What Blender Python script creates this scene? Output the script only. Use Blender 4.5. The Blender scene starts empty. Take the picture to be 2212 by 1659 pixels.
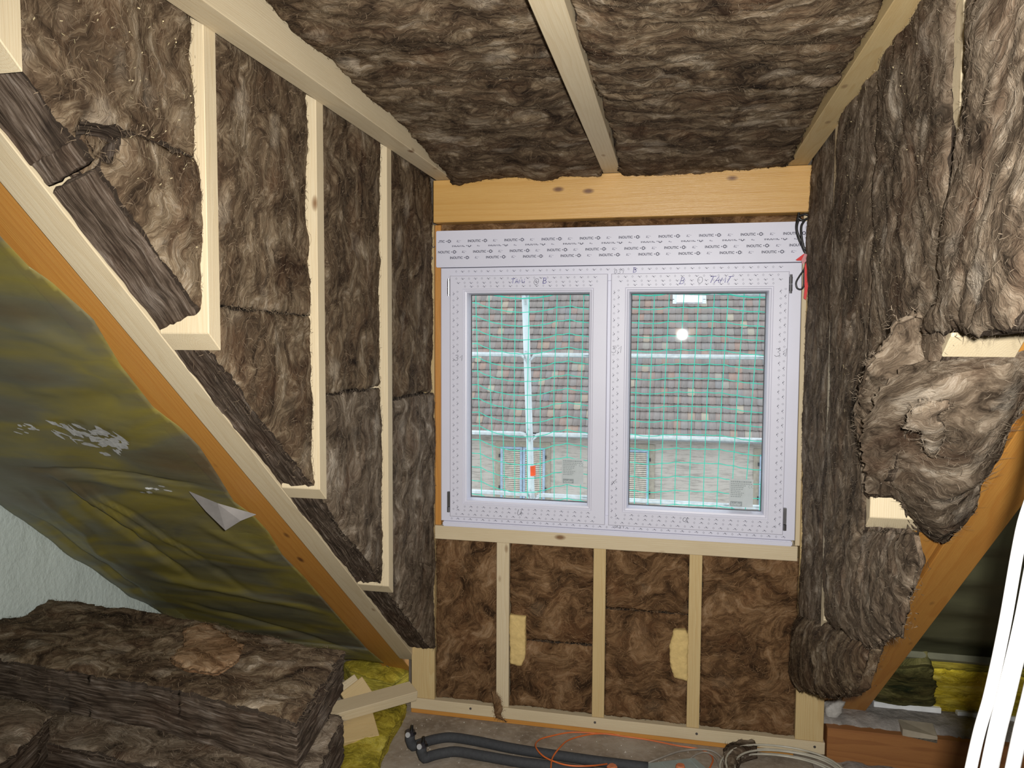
import bpy, bmesh, math, random
import numpy as np
from mathutils import Vector, Matrix

random.seed(7)
scene = bpy.context.scene
COL = scene.collection

# ---------------------------------------------------------------- camera
CAM = np.array([1.0155, -3.2120, 0.7697])
FPX = 1635.4
YAW, PIT, ROL = 0.2125, -0.0591, 0.0048
FWD = np.array([-math.sin(YAW) * math.cos(PIT), math.cos(YAW) * math.cos(PIT), math.sin(PIT)])
_r = np.array([math.cos(YAW), math.sin(YAW), 0.0])
_u = np.cross(_r, FWD)
RGT = _r * math.cos(ROL) + _u * math.sin(ROL)
UPV = _u * math.cos(ROL) - _r * math.sin(ROL)
cd = bpy.data.cameras.new('camera')
cam = bpy.data.objects.new('camera', cd)
COL.objects.link(cam)
M = Matrix.Identity(4)
for i in range(3):
    M[i][0], M[i][1], M[i][2], M[i][3] = RGT[i], UPV[i], -FWD[i], CAM[i]
cam.matrix_world = M
cd.sensor_width = 36.0
cd.sensor_fit = 'HORIZONTAL'
cd.lens = FPX / 2212.0 * 36.0
cd.clip_start = 0.02
cd.clip_end = 200
scene.camera = cam

# ---------------------------------------------------------------- world, flash, exposure
world = bpy.data.worlds.new('overcast_sky')
scene.world = world
world.use_nodes = True
wn = world.node_tree.nodes
wn['Background'].inputs[0].default_value = (0.86, 0.93, 1.0, 1)
wn['Background'].inputs[1].default_value = 1.9

fl = bpy.data.lights.new('camera_flash', 'SPOT')
fl.energy = 345.0
fl.color = (1.0, 0.975, 0.93)
fl.shadow_soft_size = 0.022
fl.spot_size = math.radians(120)
fl.spot_blend = 1.0
flo = bpy.data.objects.new('camera_flash', fl)
COL.objects.link(flo)
FLP = CAM + RGT * 0.055 + UPV * 0.045
flo.location = FLP
_tgt = FLP + FWD * 3.0 + RGT * .10
flo.rotation_euler = Vector(_tgt - FLP).to_track_quat('-Z', 'Y').to_euler()

scene.view_settings.view_transform = 'Standard'
scene.view_settings.look = 'None'
scene.view_settings.gamma = 1.0
scene.view_settings.use_curve_mapping = False
scene.view_settings.exposure = 0.0
scene.cycles.max_bounces = 5
scene.cycles.diffuse_bounces = 3
scene.cycles.glossy_bounces = 3
scene.cycles.transparent_max_bounces = 12

# ---------------------------------------------------------------- helpers
def ray(px, py):
    return FWD + RGT * (px - 1106.0) / FPX - UPV * (py - 829.5) / FPX
def on(px, py, n, d):
    v = ray(px, py); n = np.array(n, float)
    return CAM + v * (d - n @ CAM) / (n @ v)
def onX(px, py, X): return on(px, py, (1, 0, 0), X)
def onY(px, py, Y): return on(px, py, (0, 1, 0), Y)
def onZ(px, py, Z): return on(px, py, (0, 0, 1), Z)
SL, ZS = 0.859, -0.6725                     # underside of the main roof: z = ZS - SL*y
def S(y): return ZS - SL * y
def onR(px, py, off=0.0):                    # on the roof underside, off = towards the room
    return on(px, py, (0, SL, 1), ZS - off * math.sqrt(1 + SL * SL))
RN = np.array([0, -SL, -1.0]) / math.sqrt(1 + SL * SL)    # points into the room
RD = np.array([0, 1.0, -SL]) / math.sqrt(1 + SL * SL)     # down the slope

_perm = np.random.RandomState(11).permutation(512).astype(np.int64)
_g = np.random.RandomState(5).normal(size=(512, 3)); _g /= np.linalg.norm(_g, axis=1)[:, None]
def pn(P):
    P = np.asarray(P, float); i = np.floor(P).astype(np.int64); f = P - i
    w = f * f * f * (f * (f * 6 - 15) + 10)
    out = 0
    for dx in (0, 1):
        for dy in (0, 1):
            for dz in (0, 1):
                h = _perm[(_perm[(_perm[(i[:, 0] + dx) & 511] + i[:, 1] + dy) & 511] + i[:, 2] + dz) & 511]
                d = f - np.array([dx, dy, dz])
                val = np.einsum('ij,ij->i', _g[h], d)
                ww = (w[:, 0] if dx else 1 - w[:, 0]) * (w[:, 1] if dy else 1 - w[:, 1]) * (w[:, 2] if dz else 1 - w[:, 2])
                out = out + val * ww
    return out * 1.6
def fbm(P, o=4, gain=0.5):
    s = 0; a = 1.0; P = np.asarray(P, float)
    for k in range(o):
        s = s + a * pn(P + 17.3 * k); P = P * 2.03; a *= gain
    return s

def tag(o, label=None, cat=None, group=None, kind=None):
    if label: o['label'] = label
    if cat: o['category'] = cat
    if group: o['group'] = group
    if kind: o['kind'] = kind
    return o

def mkobj(name, verts, faces, mats, parent=None, midx=None, wuv=None, smooth=False):
    V = np.array(verts, float)
    lo, hi = V.min(0), V.max(0)
    base = np.array([(lo[0] + hi[0]) / 2, (lo[1] + hi[1]) / 2, lo[2]])
    me = bpy.data.meshes.new(name)
    me.from_pydata((V - base).tolist(), [], faces if isinstance(faces, list) else faces.tolist())
    if not isinstance(mats, (list, tuple)): mats = [mats]
    for m in mats: me.materials.append(m)
    n = len(me.polygons)
    if midx is not None: me.polygons.foreach_set('material_index', np.array(midx, np.int32))
    if smooth is True: me.polygons.foreach_set('use_smooth', np.ones(n, bool))
    elif smooth is not False: me.polygons.foreach_set('use_smooth', np.array(smooth, bool))
    if wuv is not None:
        a = me.attributes.new('wuv', 'FLOAT_VECTOR', 'POINT')
        a.data.foreach_set('vector', np.array(wuv, np.float32).ravel())
    me.update()
    o = bpy.data.objects.new(name, me)
    COL.objects.link(o)
    if parent is not None:
        o.parent = parent
        w = np.zeros(3); q = parent
        while q is not None:
            w += np.array(q.location); q = q.parent
        o.location = base - w
    else:
        o.location = base
    return o

def empty(name, loc):
    o = bpy.data.objects.new(name, None)
    o.empty_display_size = 0.05
    o.location = loc
    COL.objects.link(o)
    return o

def clean_poly(P):
    return np.array(P, float)

def inside(poly, pts):
    x, y = pts[:, 0], pts[:, 1]; c = np.zeros(len(pts), bool); n = len(poly); j = n - 1
    for i in range(n):
        xi, yi = poly[i]; xj, yj = poly[j]
        m = ((yi > y) != (yj > y)) & (x < (xj - xi) * (y - yi) / ((yj - yi) if yj != yi else 1e-12) + xi)
        c ^= m; j = i
    return c
def nearest(poly, pts):
    best = np.full(len(pts), 1e9); q = np.zeros_like(pts); t_ = np.zeros(len(pts)); n = len(poly); cum = 0.0
    for i in range(n):
        a, b = poly[i], poly[(i + 1) % n]; d = b - a; L = d @ d
        if L < 1e-12: continue
        t = np.clip(((pts - a) @ d) / L, 0, 1); c = a + t[:, None] * d
        e = np.linalg.norm(pts - c, axis=1); m = e < best
        best[m] = e[m]; q[m] = c[m]; t_[m] = cum + t[m] * math.sqrt(L); cum += math.sqrt(L)
    return best, q, t_

_seed = [0]
def slab(name, outline, O, U, V, N, thick, mats, cell=0.008, amp=0.012, bulge=0.012, jit=0.006, fib=0.0,
         rnd=0.006, parent=None, back=False, waves=None, skc=0.009, lipamp=0.005, fuzz=None, holes=None, skew=(0, 0)):
    """a soft sheet: outline in the (u, v) plane, face towards N, body behind it"""
    _seed[0] += 1; sd = _seed[0] * 3.71
    O, U, V, N = (np.array(a, float) for a in (O, U, V, N))
    poly = clean_poly(outline)
    lo, hi = poly.min(0), poly.max(0)
    nx = max(2, int(math.ceil((hi[0] - lo[0]) / cell))); ny = max(2, int(math.ceil((hi[1] - lo[1]) / cell)))
    gx = np.linspace(lo[0], hi[0], nx + 1); gy = np.linspace(lo[1], hi[1], ny + 1)
    cxy = np.stack(np.meshgrid((gx[:-1] + gx[1:]) / 2, (gy[:-1] + gy[1:]) / 2), -1).reshape(-1, 2)
    ins = inside(poly, cxy)
    if holes:
        for h in holes: ins &= ~inside(np.array(h, float), cxy)
    ins = ins.reshape(ny, nx)
    vid = -np.ones((ny + 1, nx + 1), np.int64)
    cnt = np.zeros((ny + 1, nx + 1), int)
    for a in (0, 1):
        for b in (0, 1): cnt[a:ny + a, b:nx + b] += ins
    used = cnt > 0
    vid[used] = np.arange(used.sum())
    G = np.stack(np.meshgrid(gx, gy), -1)[used]
    bnd = (cnt[used] < 4)
    dist, q, tn = nearest(poly, G)
    P2 = G.copy()
    snap = bnd & (dist < cell * 1.6)
    P2[snap] = q[snap]
    P2s = P2.copy()
    # ragged rim
    pr = np.concatenate([P2, np.full((len(P2), 1), sd)], 1)
    fall = np.exp(-dist / 0.015)[:, None]
    J = np.stack([fbm(pr * [38, 38, 1], 4, .65), fbm(pr * [38, 38, 1] + 50, 4, .65)], 1)
    J2 = np.stack([pn(pr * [9, 9, 1]), pn(pr * [9, 9, 1] + 31)], 1)
    P2 = P2 + (J * jit + J2 * jit * .9) * fall
    dist2 = dist.copy(); dist2[bnd] = 0
    c, s = math.cos(fib), math.sin(fib)
    fu = P2[:, 0] * c + P2[:, 1] * s; fv = -P2[:, 0] * s + P2[:, 1] * c
    zz = np.full(len(P2), sd)
    warp = fbm(np.stack([fu * 5, fv * 5, zz], 1), 3) * .03
    n1 = fbm(np.stack([fu * 4, fv * 6, zz], 1), 3)
    n2 = np.abs(fbm(np.stack([(fu + warp) * 9, (fv + warp) * 22, zz + 9], 1), 4, .55))
    n3 = fbm(np.stack([fu * 45, fv * 85, zz + 4], 1), 3, .6)
    h = amp * (n1 * .85 - n2 * .42 + .12 + n3 * .14) + bulge * (1 - np.exp(-dist2 / .05)) - rnd * np.exp(-dist2 / (rnd + 1e-4))
    hw = waves(P2[:, 0], P2[:, 1]) if waves is not None else np.zeros(len(P2))
    h = h + hw
    X3 = O + P2[:, :1] * U + P2[:, 1:] * V + h[:, None] * N
    W = np.stack([fu + sd, fv + sd * .7, h * 1.0], 1)
    jj, ii = np.nonzero(ins)
    F = np.stack([vid[jj, ii], vid[jj, ii + 1], vid[jj + 1, ii + 1], vid[jj + 1, ii]], 1)
    flip = np.dot(np.cross(U, V), N) < 0
    if flip: F = F[:, ::-1]
    nf = len(F)
    # rim edges
    ed = {}
    for f in F.tolist():
        for k in range(4):
            a, b = f[k], f[(k + 1) % 4]
            if (b, a) in ed: del ed[(b, a)]
            else: ed[(a, b)] = 1
    E_ = np.array(list(ed.keys()), np.int64)
    rim = np.unique(E_)
    m = max(2, int(round(thick / skc)))
    idx = {int(v): k for k, v in enumerate(rim)}
    allV = [X3]; allW = [W]; rings = [rim]
    nb = len(X3)
    # outward direction per rim vertex
    out2 = np.zeros((len(X3), 2))
    for a, b in E_:
        d = P2[b] - P2[a]; o = np.array([d[1], -d[0]]) * (-1 if flip else 1)
        out2[a] += o; out2[b] += o
    on_ = out2[rim]; on_ /= (np.linalg.norm(on_, axis=1)[:, None] + 1e-9)
    arc = tn[rim]
    prevW = None
    for k in range(1, m + 1):
        dpt = thick * k / m
        lay = fbm(np.stack([arc * 7, np.full(len(rim), dpt * 95 + sd), np.full(len(rim), sd)], 1), 3, .6)
        lay2 = fbm(np.stack([arc * 16, np.full(len(rim), dpt * 30 + 7), np.full(len(rim), sd + 5)], 1), 2)
        off = lay * lipamp + lay2 * lipamp * .5
        fb = min(1.0, k / 2.5)
        base = X3[rim] - (h - hw)[rim][:, None] * N * fb
        base = base + ((P2s[rim] - P2[rim])[:, :1] * U + (P2s[rim] - P2[rim])[:, 1:] * V) * fb
        base = base + (U * skew[0] + V * skew[1]) * (k / m)
        o3 = on_[:, :1] * U + on_[:, 1:] * V
        allV.append(base - N * dpt + o3 * off[:, None])
        allW.append(np.stack([arc + sd, np.full(len(rim), dpt + sd * .3), off], 1))
        rings.append(np.arange(nb, nb + len(rim))); nb += len(rim)
    SF = []
    ea = np.array([idx[int(a)] for a in E_[:, 0]]); eb = np.array([idx[int(b)] for b in E_[:, 1]])
    for k in range(m):
        SF.append(np.stack([rings[k][eb], rings[k][ea], rings[k + 1][ea], rings[k + 1][eb]], 1))
    SF = np.concatenate(SF)
    allF = np.concatenate([F, SF])
    mi = np.concatenate([np.zeros(nf, int), np.ones(len(SF), int)])
    VV = np.concatenate(allV)
    if back:
        B3 = O + P2[:, :1] * U + P2[:, 1:] * V - N * thick
        VV = np.concatenate([VV, B3]); allW.append(W)
        allF = np.concatenate([allF, F[:, ::-1] + nb]); mi = np.concatenate([mi, np.zeros(nf, int)])
    WW = np.concatenate(allW)
    fm = FIBRE.get(mats[0].name)
    if fm is not None and fuzz != 0:
        rg = np.random.RandomState(_seed[0])
        area = ins.sum() * (gx[1] - gx[0]) * (gy[1] - gy[0])
        nfz = int(area * (5200 if fuzz is None else fuzz)); nrm_ = int(len(rim) * 1.6)
        fi = rg.randint(0, len(X3), nfz)
        th = fib + rg.normal(0, .75, nfz) + (rg.rand(nfz) < .3) * rg.uniform(0, 3, nfz)
        d1 = np.cos(th)[:, None] * U + np.sin(th)[:, None] * V; d2 = -np.sin(th)[:, None] * U + np.cos(th)[:, None] * V
        L = rg.uniform(.008, .034, nfz); kk = rg.normal(0, .45, nfz); hh = rg.uniform(.0015, .0055, nfz); wd = rg.uniform(.0003, .00075, nfz)
        root = X3[fi]
        ri = rg.randint(0, len(rim), nrm_)
        o3 = on_[:, :1] * U + on_[:, 1:] * V
        t3 = np.cross(N, o3)
        a2 = rg.normal(0, .7, nrm_)
        e1 = np.cos(a2)[:, None] * o3[ri] + np.sin(a2)[:, None] * t3[ri]; e2 = -np.sin(a2)[:, None] * o3[ri] + np.cos(a2)[:, None] * t3[ri]
        root = np.concatenate([root, X3[rim][ri] - N * (rg.uniform(0, 1, nrm_) ** 2 * thick * .8)[:, None] - e1 * .003])
        d1 = np.concatenate([d1, e1]); d2 = np.concatenate([d2, e2])
        L = np.concatenate([L, rg.uniform(.006, .020, nrm_)]); kk = np.concatenate([kk, rg.normal(0, .6, nrm_)])
        hh = np.concatenate([hh, rg.normal(0, .004, nrm_)]); wd = np.concatenate([wd, rg.uniform(.0004, .0009, nrm_)])
        rings_ = []
        for t_, ws in ((0, .8), (.35, 1.0), (.7, .8), (1.0, .3)):
            c_ = root + d1 * (L * t_)[:, None] + d2 * (L * kk * t_ * t_)[:, None] + N * (hh * math.sin(math.pi * min(t_ + .15, 1)))[:, None] + N * .0005
            sd2 = d2 * (wd * ws)[:, None]
            rings_ += [c_ - sd2, c_ + sd2]
        nt_ = len(root); FV = np.stack(rings_, 1).reshape(-1, 3)
        bi = len(VV) + np.arange(nt_) * 8
        FF = np.concatenate([np.stack([bi + 2 * k, bi + 2 * k + 1, bi + 2 * k + 3, bi + 2 * k + 2], 1) for k in range(3)])
        VV = np.concatenate([VV, FV]); allF = np.concatenate([allF, FF]); mi = np.concatenate([mi, np.full(len(FF), 2)])
        WW = np.concatenate([WW, np.repeat(rg.uniform(0, 1, nt_), 8)[:, None] * np.ones(3)])
        mats = list(mats) + [fm]
    return mkobj(name, VV, allF, mats, parent, mi, WW, True)

def slab_pts(name, pts3, N, thick, mats, **kw):
    """outline given as 3-D points lying about on a plane of normal N"""
    pts3 = np.array(pts3, float); N = np.array(N, float); N /= np.linalg.norm(N)
    up = np.array([0, 0, 1.0]) if abs(N[2]) < .9 else np.array([0, 1.0, 0])
    U = np.cross(up, N); U /= np.linalg.norm(U); V = np.cross(N, U)
    O = pts3.mean(0); d = pts3 - O
    return slab(name, np.stack([d @ U, d @ V], 1), O, U, V, N, thick, mats, **kw)

def hexa(name, c8, axis, mat, bevel=0.0018, parent=None, seed=None):
    """timber from 8 corners: 4 at one end, 4 at the other, same order"""
    c8 = np.array(c8, float)
    bm = bmesh.new()
    vs = [bm.verts.new(p) for p in c8]
    for f in ((0, 1, 2, 3), (7, 6, 5, 4), (0, 4, 5, 1), (1, 5, 6, 2), (2, 6, 7, 3), (3, 7, 4, 0)):
        bm.faces.new([vs[i] for i in f])
    bmesh.ops.recalc_face_normals(bm, faces=bm.faces)
    if bevel: bmesh.ops.bevel(bm, geom=list(bm.edges), offset=bevel, segments=1, affect='EDGES')
    return finish_wood(name, bm, axis, mat, parent, seed)

def finish_wood(name, bm, axis, mat, parent=None, seed=None):
    bm.verts.ensure_lookup_table()
    V = np.array([v.co[:] for v in bm.verts]); F = [[v.index for v in f.verts] for f in bm.faces]
    bm.free()
    ax = np.array(axis, float); ax /= np.linalg.norm(ax)
    t = np.array([0, 0, 1.0]) if abs(ax[2]) < .9 else np.array([1.0, 0, 0])
    s1 = np.cross(ax, t); s1 /= np.linalg.norm(s1); s2 = np.cross(ax, s1)
    rs = np.random.RandomState(seed if seed is not None else abs(hash(name + str(round(float(V.sum()), 3)))) % 9999) if False else np.random.RandomState(int(abs(V.sum()) * 1000) % 99991 if seed is None else seed)
    c = V.mean(0)
    W = np.stack([(V - c) @ ax + rs.uniform(0, 20), (V - c) @ s1 + rs.uniform(-.05, .05), (V - c) @ s2 + rs.uniform(.02, .07)], 1)
    return mkobj(name, V, F, mat, parent, None, W)

def box(name, x0, x1, y0, y1, z0, z1, axis, mat, **kw):
    if axis == 'x':
        a = [(x0, y0, z0), (x0, y1, z0), (x0, y1, z1), (x0, y0, z1)]; b = [(x1,) + p[1:] for p in a]; ax = (1, 0, 0)
    elif axis == 'y':
        a = [(x0, y0, z0), (x1, y0, z0), (x1, y0, z1), (x0, y0, z1)]; b = [(p[0], y1, p[2]) for p in a]; ax = (0, 1, 0)
    else:
        a = [(x0, y0, z0), (x1, y0, z0), (x1, y1, z0), (x0, y1, z0)]; b = [(p[0], p[1], z1) for p in a]; ax = (0, 0, 1)
    return hexa(name, a + b, ax, mat, **kw)

def catmull(pts, n=8, closed=False):
    P = [np.array(p, float) for p in pts]
    if closed: P = [P[-1]] + P + P[:2]
    else: P = [2 * P[0] - P[1]] + P + [2 * P[-1] - P[-2]]
    out = []
    for i in range(1, len(P) - 2):
        for k in range(n):
            t = k / n
            out.append(.5 * ((2 * P[i]) + (-P[i - 1] + P[i + 1]) * t + (2 * P[i - 1] - 5 * P[i] + 4 * P[i + 1] - P[i + 2]) * t * t + (-P[i - 1] + 3 * P[i] - 3 * P[i + 1] + P[i + 2]) * t ** 3))
    if not closed: out.append(P[-2])
    return np.array(out)

def tube_vf(path, r, seg=8, closed=False, off=0, caps=True):
    path = np.array(path, float); n = len(path)
    T = np.gradient(path, axis=0)
    if closed: T = np.roll(path, -1, 0) - np.roll(path, 1, 0)
    T /= np.linalg.norm(T, axis=1)[:, None] + 1e-12
    ref = np.array([0, 0, 1.0]) if abs(T[0][2]) < .9 else np.array([1.0, 0, 0])
    nrm = np.cross(T[0], ref); nrm /= np.linalg.norm(nrm)
    V = []; rr = np.broadcast_to(np.array(r, float), (n,))
    for i in range(n):
        nrm = nrm - T[i] * (nrm @ T[i]); nrm /= np.linalg.norm(nrm) + 1e-12
        b = np.cross(T[i], nrm)
        for k in range(seg):
            a = 2 * math.pi * k / seg
            V.append(path[i] + rr[i] * (math.cos(a) * nrm + math.sin(a) * b))
    F = []
    for i in range(n if closed else n - 1):
        j = (i + 1) % n
        for k in range(seg):
            l = (k + 1) % seg
            F.append([off + i * seg + k, off + i * seg + l, off + j * seg + l, off + j * seg + k])
    if caps and not closed:
        F.append([off + k for k in range(seg)][::-1]); F.append([off + (n - 1) * seg + k for k in range(seg)])
    return V, F
def tube(name, path, r, mat, parent=None, seg=8, closed=False):
    V, F = tube_vf(path, r, seg, closed)
    return mkobj(name, V, F, mat, parent, smooth=True)

# ---------------------------------------------------------------- materials
def newmat(name):
    m = bpy.data.materials.new(name); m.use_nodes = True
    nt = m.node_tree; b = nt.nodes['Principled BSDF']
    return m, nt, b
def nd(nt, t, **kw):
    n = nt.nodes.new(t)
    for k, v in kw.items(): setattr(n, k, v)
    return n
def lk(nt, a, b): nt.links.new(a, b)
def vscale(nt, src, s):
    n = nd(nt, 'ShaderNodeVectorMath', operation='MULTIPLY'); n.inputs[1].default_value = s; lk(nt, src, n.inputs[0]); return n.outputs[0]
def vadd(nt, a, b):
    n = nd(nt, 'ShaderNodeVectorMath', operation='ADD'); lk(nt, a, n.inputs[0]); lk(nt, b, n.inputs[1]); return n.outputs[0]
def noise(nt, vec, scale, detail=4, rough=.55, dist=0.0, out=0):
    n = nd(nt, 'ShaderNodeTexNoise'); n.inputs['Scale'].default_value = scale; n.inputs['Detail'].default_value = detail
    n.inputs['Roughness'].default_value = rough; n.inputs['Distortion'].default_value = dist; lk(nt, vec, n.inputs['Vector']); return n.outputs[out]
def ramp(nt, fac, stops, interp='LINEAR'):
    n = nd(nt, 'ShaderNodeValToRGB'); cr = n.color_ramp; cr.interpolation = interp
    while len(cr.elements) < len(stops): cr.elements.new(.5)
    for e, (p, c) in zip(cr.elements, stops):
        e.position = p; e.color = (c if len(c) == 4 else tuple(c) + (1,)) if isinstance(c, (tuple, list)) else (c, c, c, 1)
    lk(nt, fac, n.inputs[0]); return n.outputs[0]
def mix(nt, fac, a, b, mode='MIX'):
    n = nd(nt, 'ShaderNodeMix', data_type='RGBA', blend_type=mode)
    for sock, v in ((n.inputs[0], fac), (n.inputs[6], a), (n.inputs[7], b)):
        if isinstance(v, (int, float)): sock.default_value = v
        elif isinstance(v, tuple): sock.default_value = v if len(v) == 4 else v + (1,)
        else: lk(nt, v, sock)
    return n.outputs[2]
def math_(nt, op, a, b=0.0, c=0.0):
    n = nd(nt, 'ShaderNodeMath', operation=op)
    for i, v in enumerate((a, b, c)):
        if isinstance(v, (int, float)): n.inputs[i].default_value = v
        else: lk(nt, v, n.inputs[i])
    return n.outputs[0]
def bump(nt, b, h, dist, strength=1.0, prev=None):
    n = nd(nt, 'ShaderNodeBump'); n.inputs['Distance'].default_value = dist; n.inputs['Strength'].default_value = strength
    lk(nt, h, n.inputs['Height'])
    if prev is not None: lk(nt, prev, n.inputs['Normal'])
    lk(nt, n.outputs[0], b.inputs['Normal']); return n.outputs[0]
def attr(nt, name='wuv'):
    n = nd(nt, 'ShaderNodeAttribute'); n.attribute_name = name; return n.outputs['Vector']
def objco(nt):
    return nd(nt, 'ShaderNodeTexCoord').outputs['Object']

FIBRE = {}
def wool_mat(name, dark, mid, light, pale, layered=False, palefac=1.0, fibre=None):
    m, nt, b = newmat(name)
    v = attr(nt)
    def centred(n):
        q = nd(nt, 'ShaderNodeVectorMath', operation='SUBTRACT'); q.inputs[1].default_value = (.5, .5, .5); lk(nt, n, q.inputs[0]); return q.outputs[0]
    k1 = centred(noise(nt, v, 6.0, 1, .5, 0, 1))
    k2 = centred(noise(nt, v, 22.0, 1, .5, 0, 1))
    if layered:
        w1 = vadd(nt, v, vscale(nt, k1, (.04, .016, .0)))
        big = noise(nt, vscale(nt, w1, (5, 26, 5)), 1.0, 4, .6)
        fine = noise(nt, vscale(nt, w1, (9, 150, 8)), 1.0, 6, .65)
        hair = noise(nt, vscale(nt, w1, (60, 620, 40)), 1.0, 3, .6)
        f = math_(nt, 'ADD', math_(nt, 'MULTIPLY', big, .30), math_(nt, 'MULTIPLY', fine, .70))
        st = (.37, .48, .56, .68)
    else:
        w1 = vadd(nt, vadd(nt, v, vscale(nt, k1, (.30, .30, .0))), vscale(nt, k2, (.05, .05, .0)))
        big = noise(nt, vscale(nt, w1, (7, 10, 7)), 1.0, 4, .6)
        fine = noise(nt, vscale(nt, w1, (20, 52, 26)), 1.0, 5, .70, .3)
        hair = noise(nt, vscale(nt, w1, (70, 330, 80)), 1.0, 2, .65, .3)
        f = math_(nt, 'ADD', math_(nt, 'MULTIPLY', big, .52), math_(nt, 'MULTIPLY', fine, .34))
        f = math_(nt, 'ADD', f, math_(nt, 'MULTIPLY', hair, .14))
        st = (.39, .485, .55, .66)
    col = ramp(nt, f, [(st[0], dark), (st[1], mid), (st[2], light), (st[3], pale)])
    # felted pale clots
    vo = nd(nt, 'ShaderNodeTexVoronoi'); vo.feature = 'F1'; vo.inputs['Scale'].default_value = 1.0
    lk(nt, vadd(nt, vscale(nt, v, (7, 11, 0)), vscale(nt, k2, (.55, .55, .0))), vo.inputs['Vector'])
    gate = nd(nt, 'ShaderNodeSeparateColor'); lk(nt, vo.outputs['Color'], gate.inputs[0])
    g1 = ramp(nt, gate.outputs[0], [(.70, 0.0), (.86, 1.0)])
    sp = math_(nt, 'MULTIPLY', ramp(nt, vo.outputs['Distance'], [(.16, .75 * palefac), (.42, 0.0)]), g1)
    sp = math_(nt, 'MULTIPLY', sp, ramp(nt, hair, [(.35, .35), (.6, 1.0)]))
    col = mix(nt, sp, col, pale)
    # reddish and bluish drift
    dr = noise(nt, vscale(nt, v, (5, 7, 5)), 1.0, 3, .55)
    col = mix(nt, ramp(nt, dr, [(.50, 0.0), (.72, .55)]), col, mix(nt, .5, col, (mid[0] * 1.25, mid[1] * .85, mid[2] * .70)))
    dk = noise(nt, vscale(nt, v, (6, 5, 4)), 1.7, 3, .6)
    col = mix(nt, ramp(nt, dk, [(.60, 0.0), (.74, .65)]), col, (dark[0] * .9, dark[1] * .95, dark[2] * 1.1))
    lk(nt, col, b.inputs['Base Color'])
    b.inputs['Roughness'].default_value = .95
    b.inputs['Specular IOR Level'].default_value = .08
    hsum = math_(nt, 'ADD', math_(nt, 'MULTIPLY', fine, 1.0), math_(nt, 'MULTIPLY', hair, .24))
    bump(nt, b, hsum, .0065 if not layered else .005, .9)
    if fibre is not None:
        mf, nf_, bf = newmat(name + '_fibre')
        sx = nd(nf_, 'ShaderNodeSeparateXYZ'); lk(nf_, attr(nf_), sx.inputs[0])
        lk(nf_, ramp(nf_, sx.outputs[0], [(0, tuple(x * .45 for x in fibre)), (.6, fibre), (1, tuple(min(1, x * 1.7) for x in fibre))]), bf.inputs['Base Color'])
        bf.inputs['Roughness'].default_value = .8; bf.inputs['Specular IOR Level'].default_value = .15
        FIBRE[name] = mf
    return m

WOOL = wool_mat('brown_wool', (.022, .014, .009), (.090, .060, .036), (.175, .128, .080), (.38, .315, .235), fibre=(.165, .12, .078))
WOOLE = wool_mat('brown_wool_cut', (.020, .014, .010), (.062, .044, .031), (.125, .094, .070), (.25, .21, .175), True, .3)
WOOLW = wool_mat('warm_brown_wool', (.030, .016, .008), (.105, .056, .026), (.190, .108, .052), (.33, .22, .13), False, .4, fibre=(.17, .10, .05))
WOOLG = wool_mat('grey_brown_wool', (.030, .021, .014), (.110, .080, .054), (.200, .155, .110), (.42, .36, .285), fibre=(.19, .148, .106))
YWOOL = wool_mat('yellow_wool', (.13, .11, .015), (.36, .29, .030), (.52, .43, .06), (.60, .52, .14), False, .4, fibre=(.45, .37, .06))
YWOOLE = wool_mat('yellow_wool_cut', (.12, .10, .02), (.34, .28, .04), (.50, .42, .06), (.60, .52, .14), True, .4)
TWOOL = wool_mat('tan_wool', (.06, .032, .015), (.17, .098, .050), (.26, .165, .092), (.38, .28, .18), fibre=(.24, .15, .08))

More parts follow.
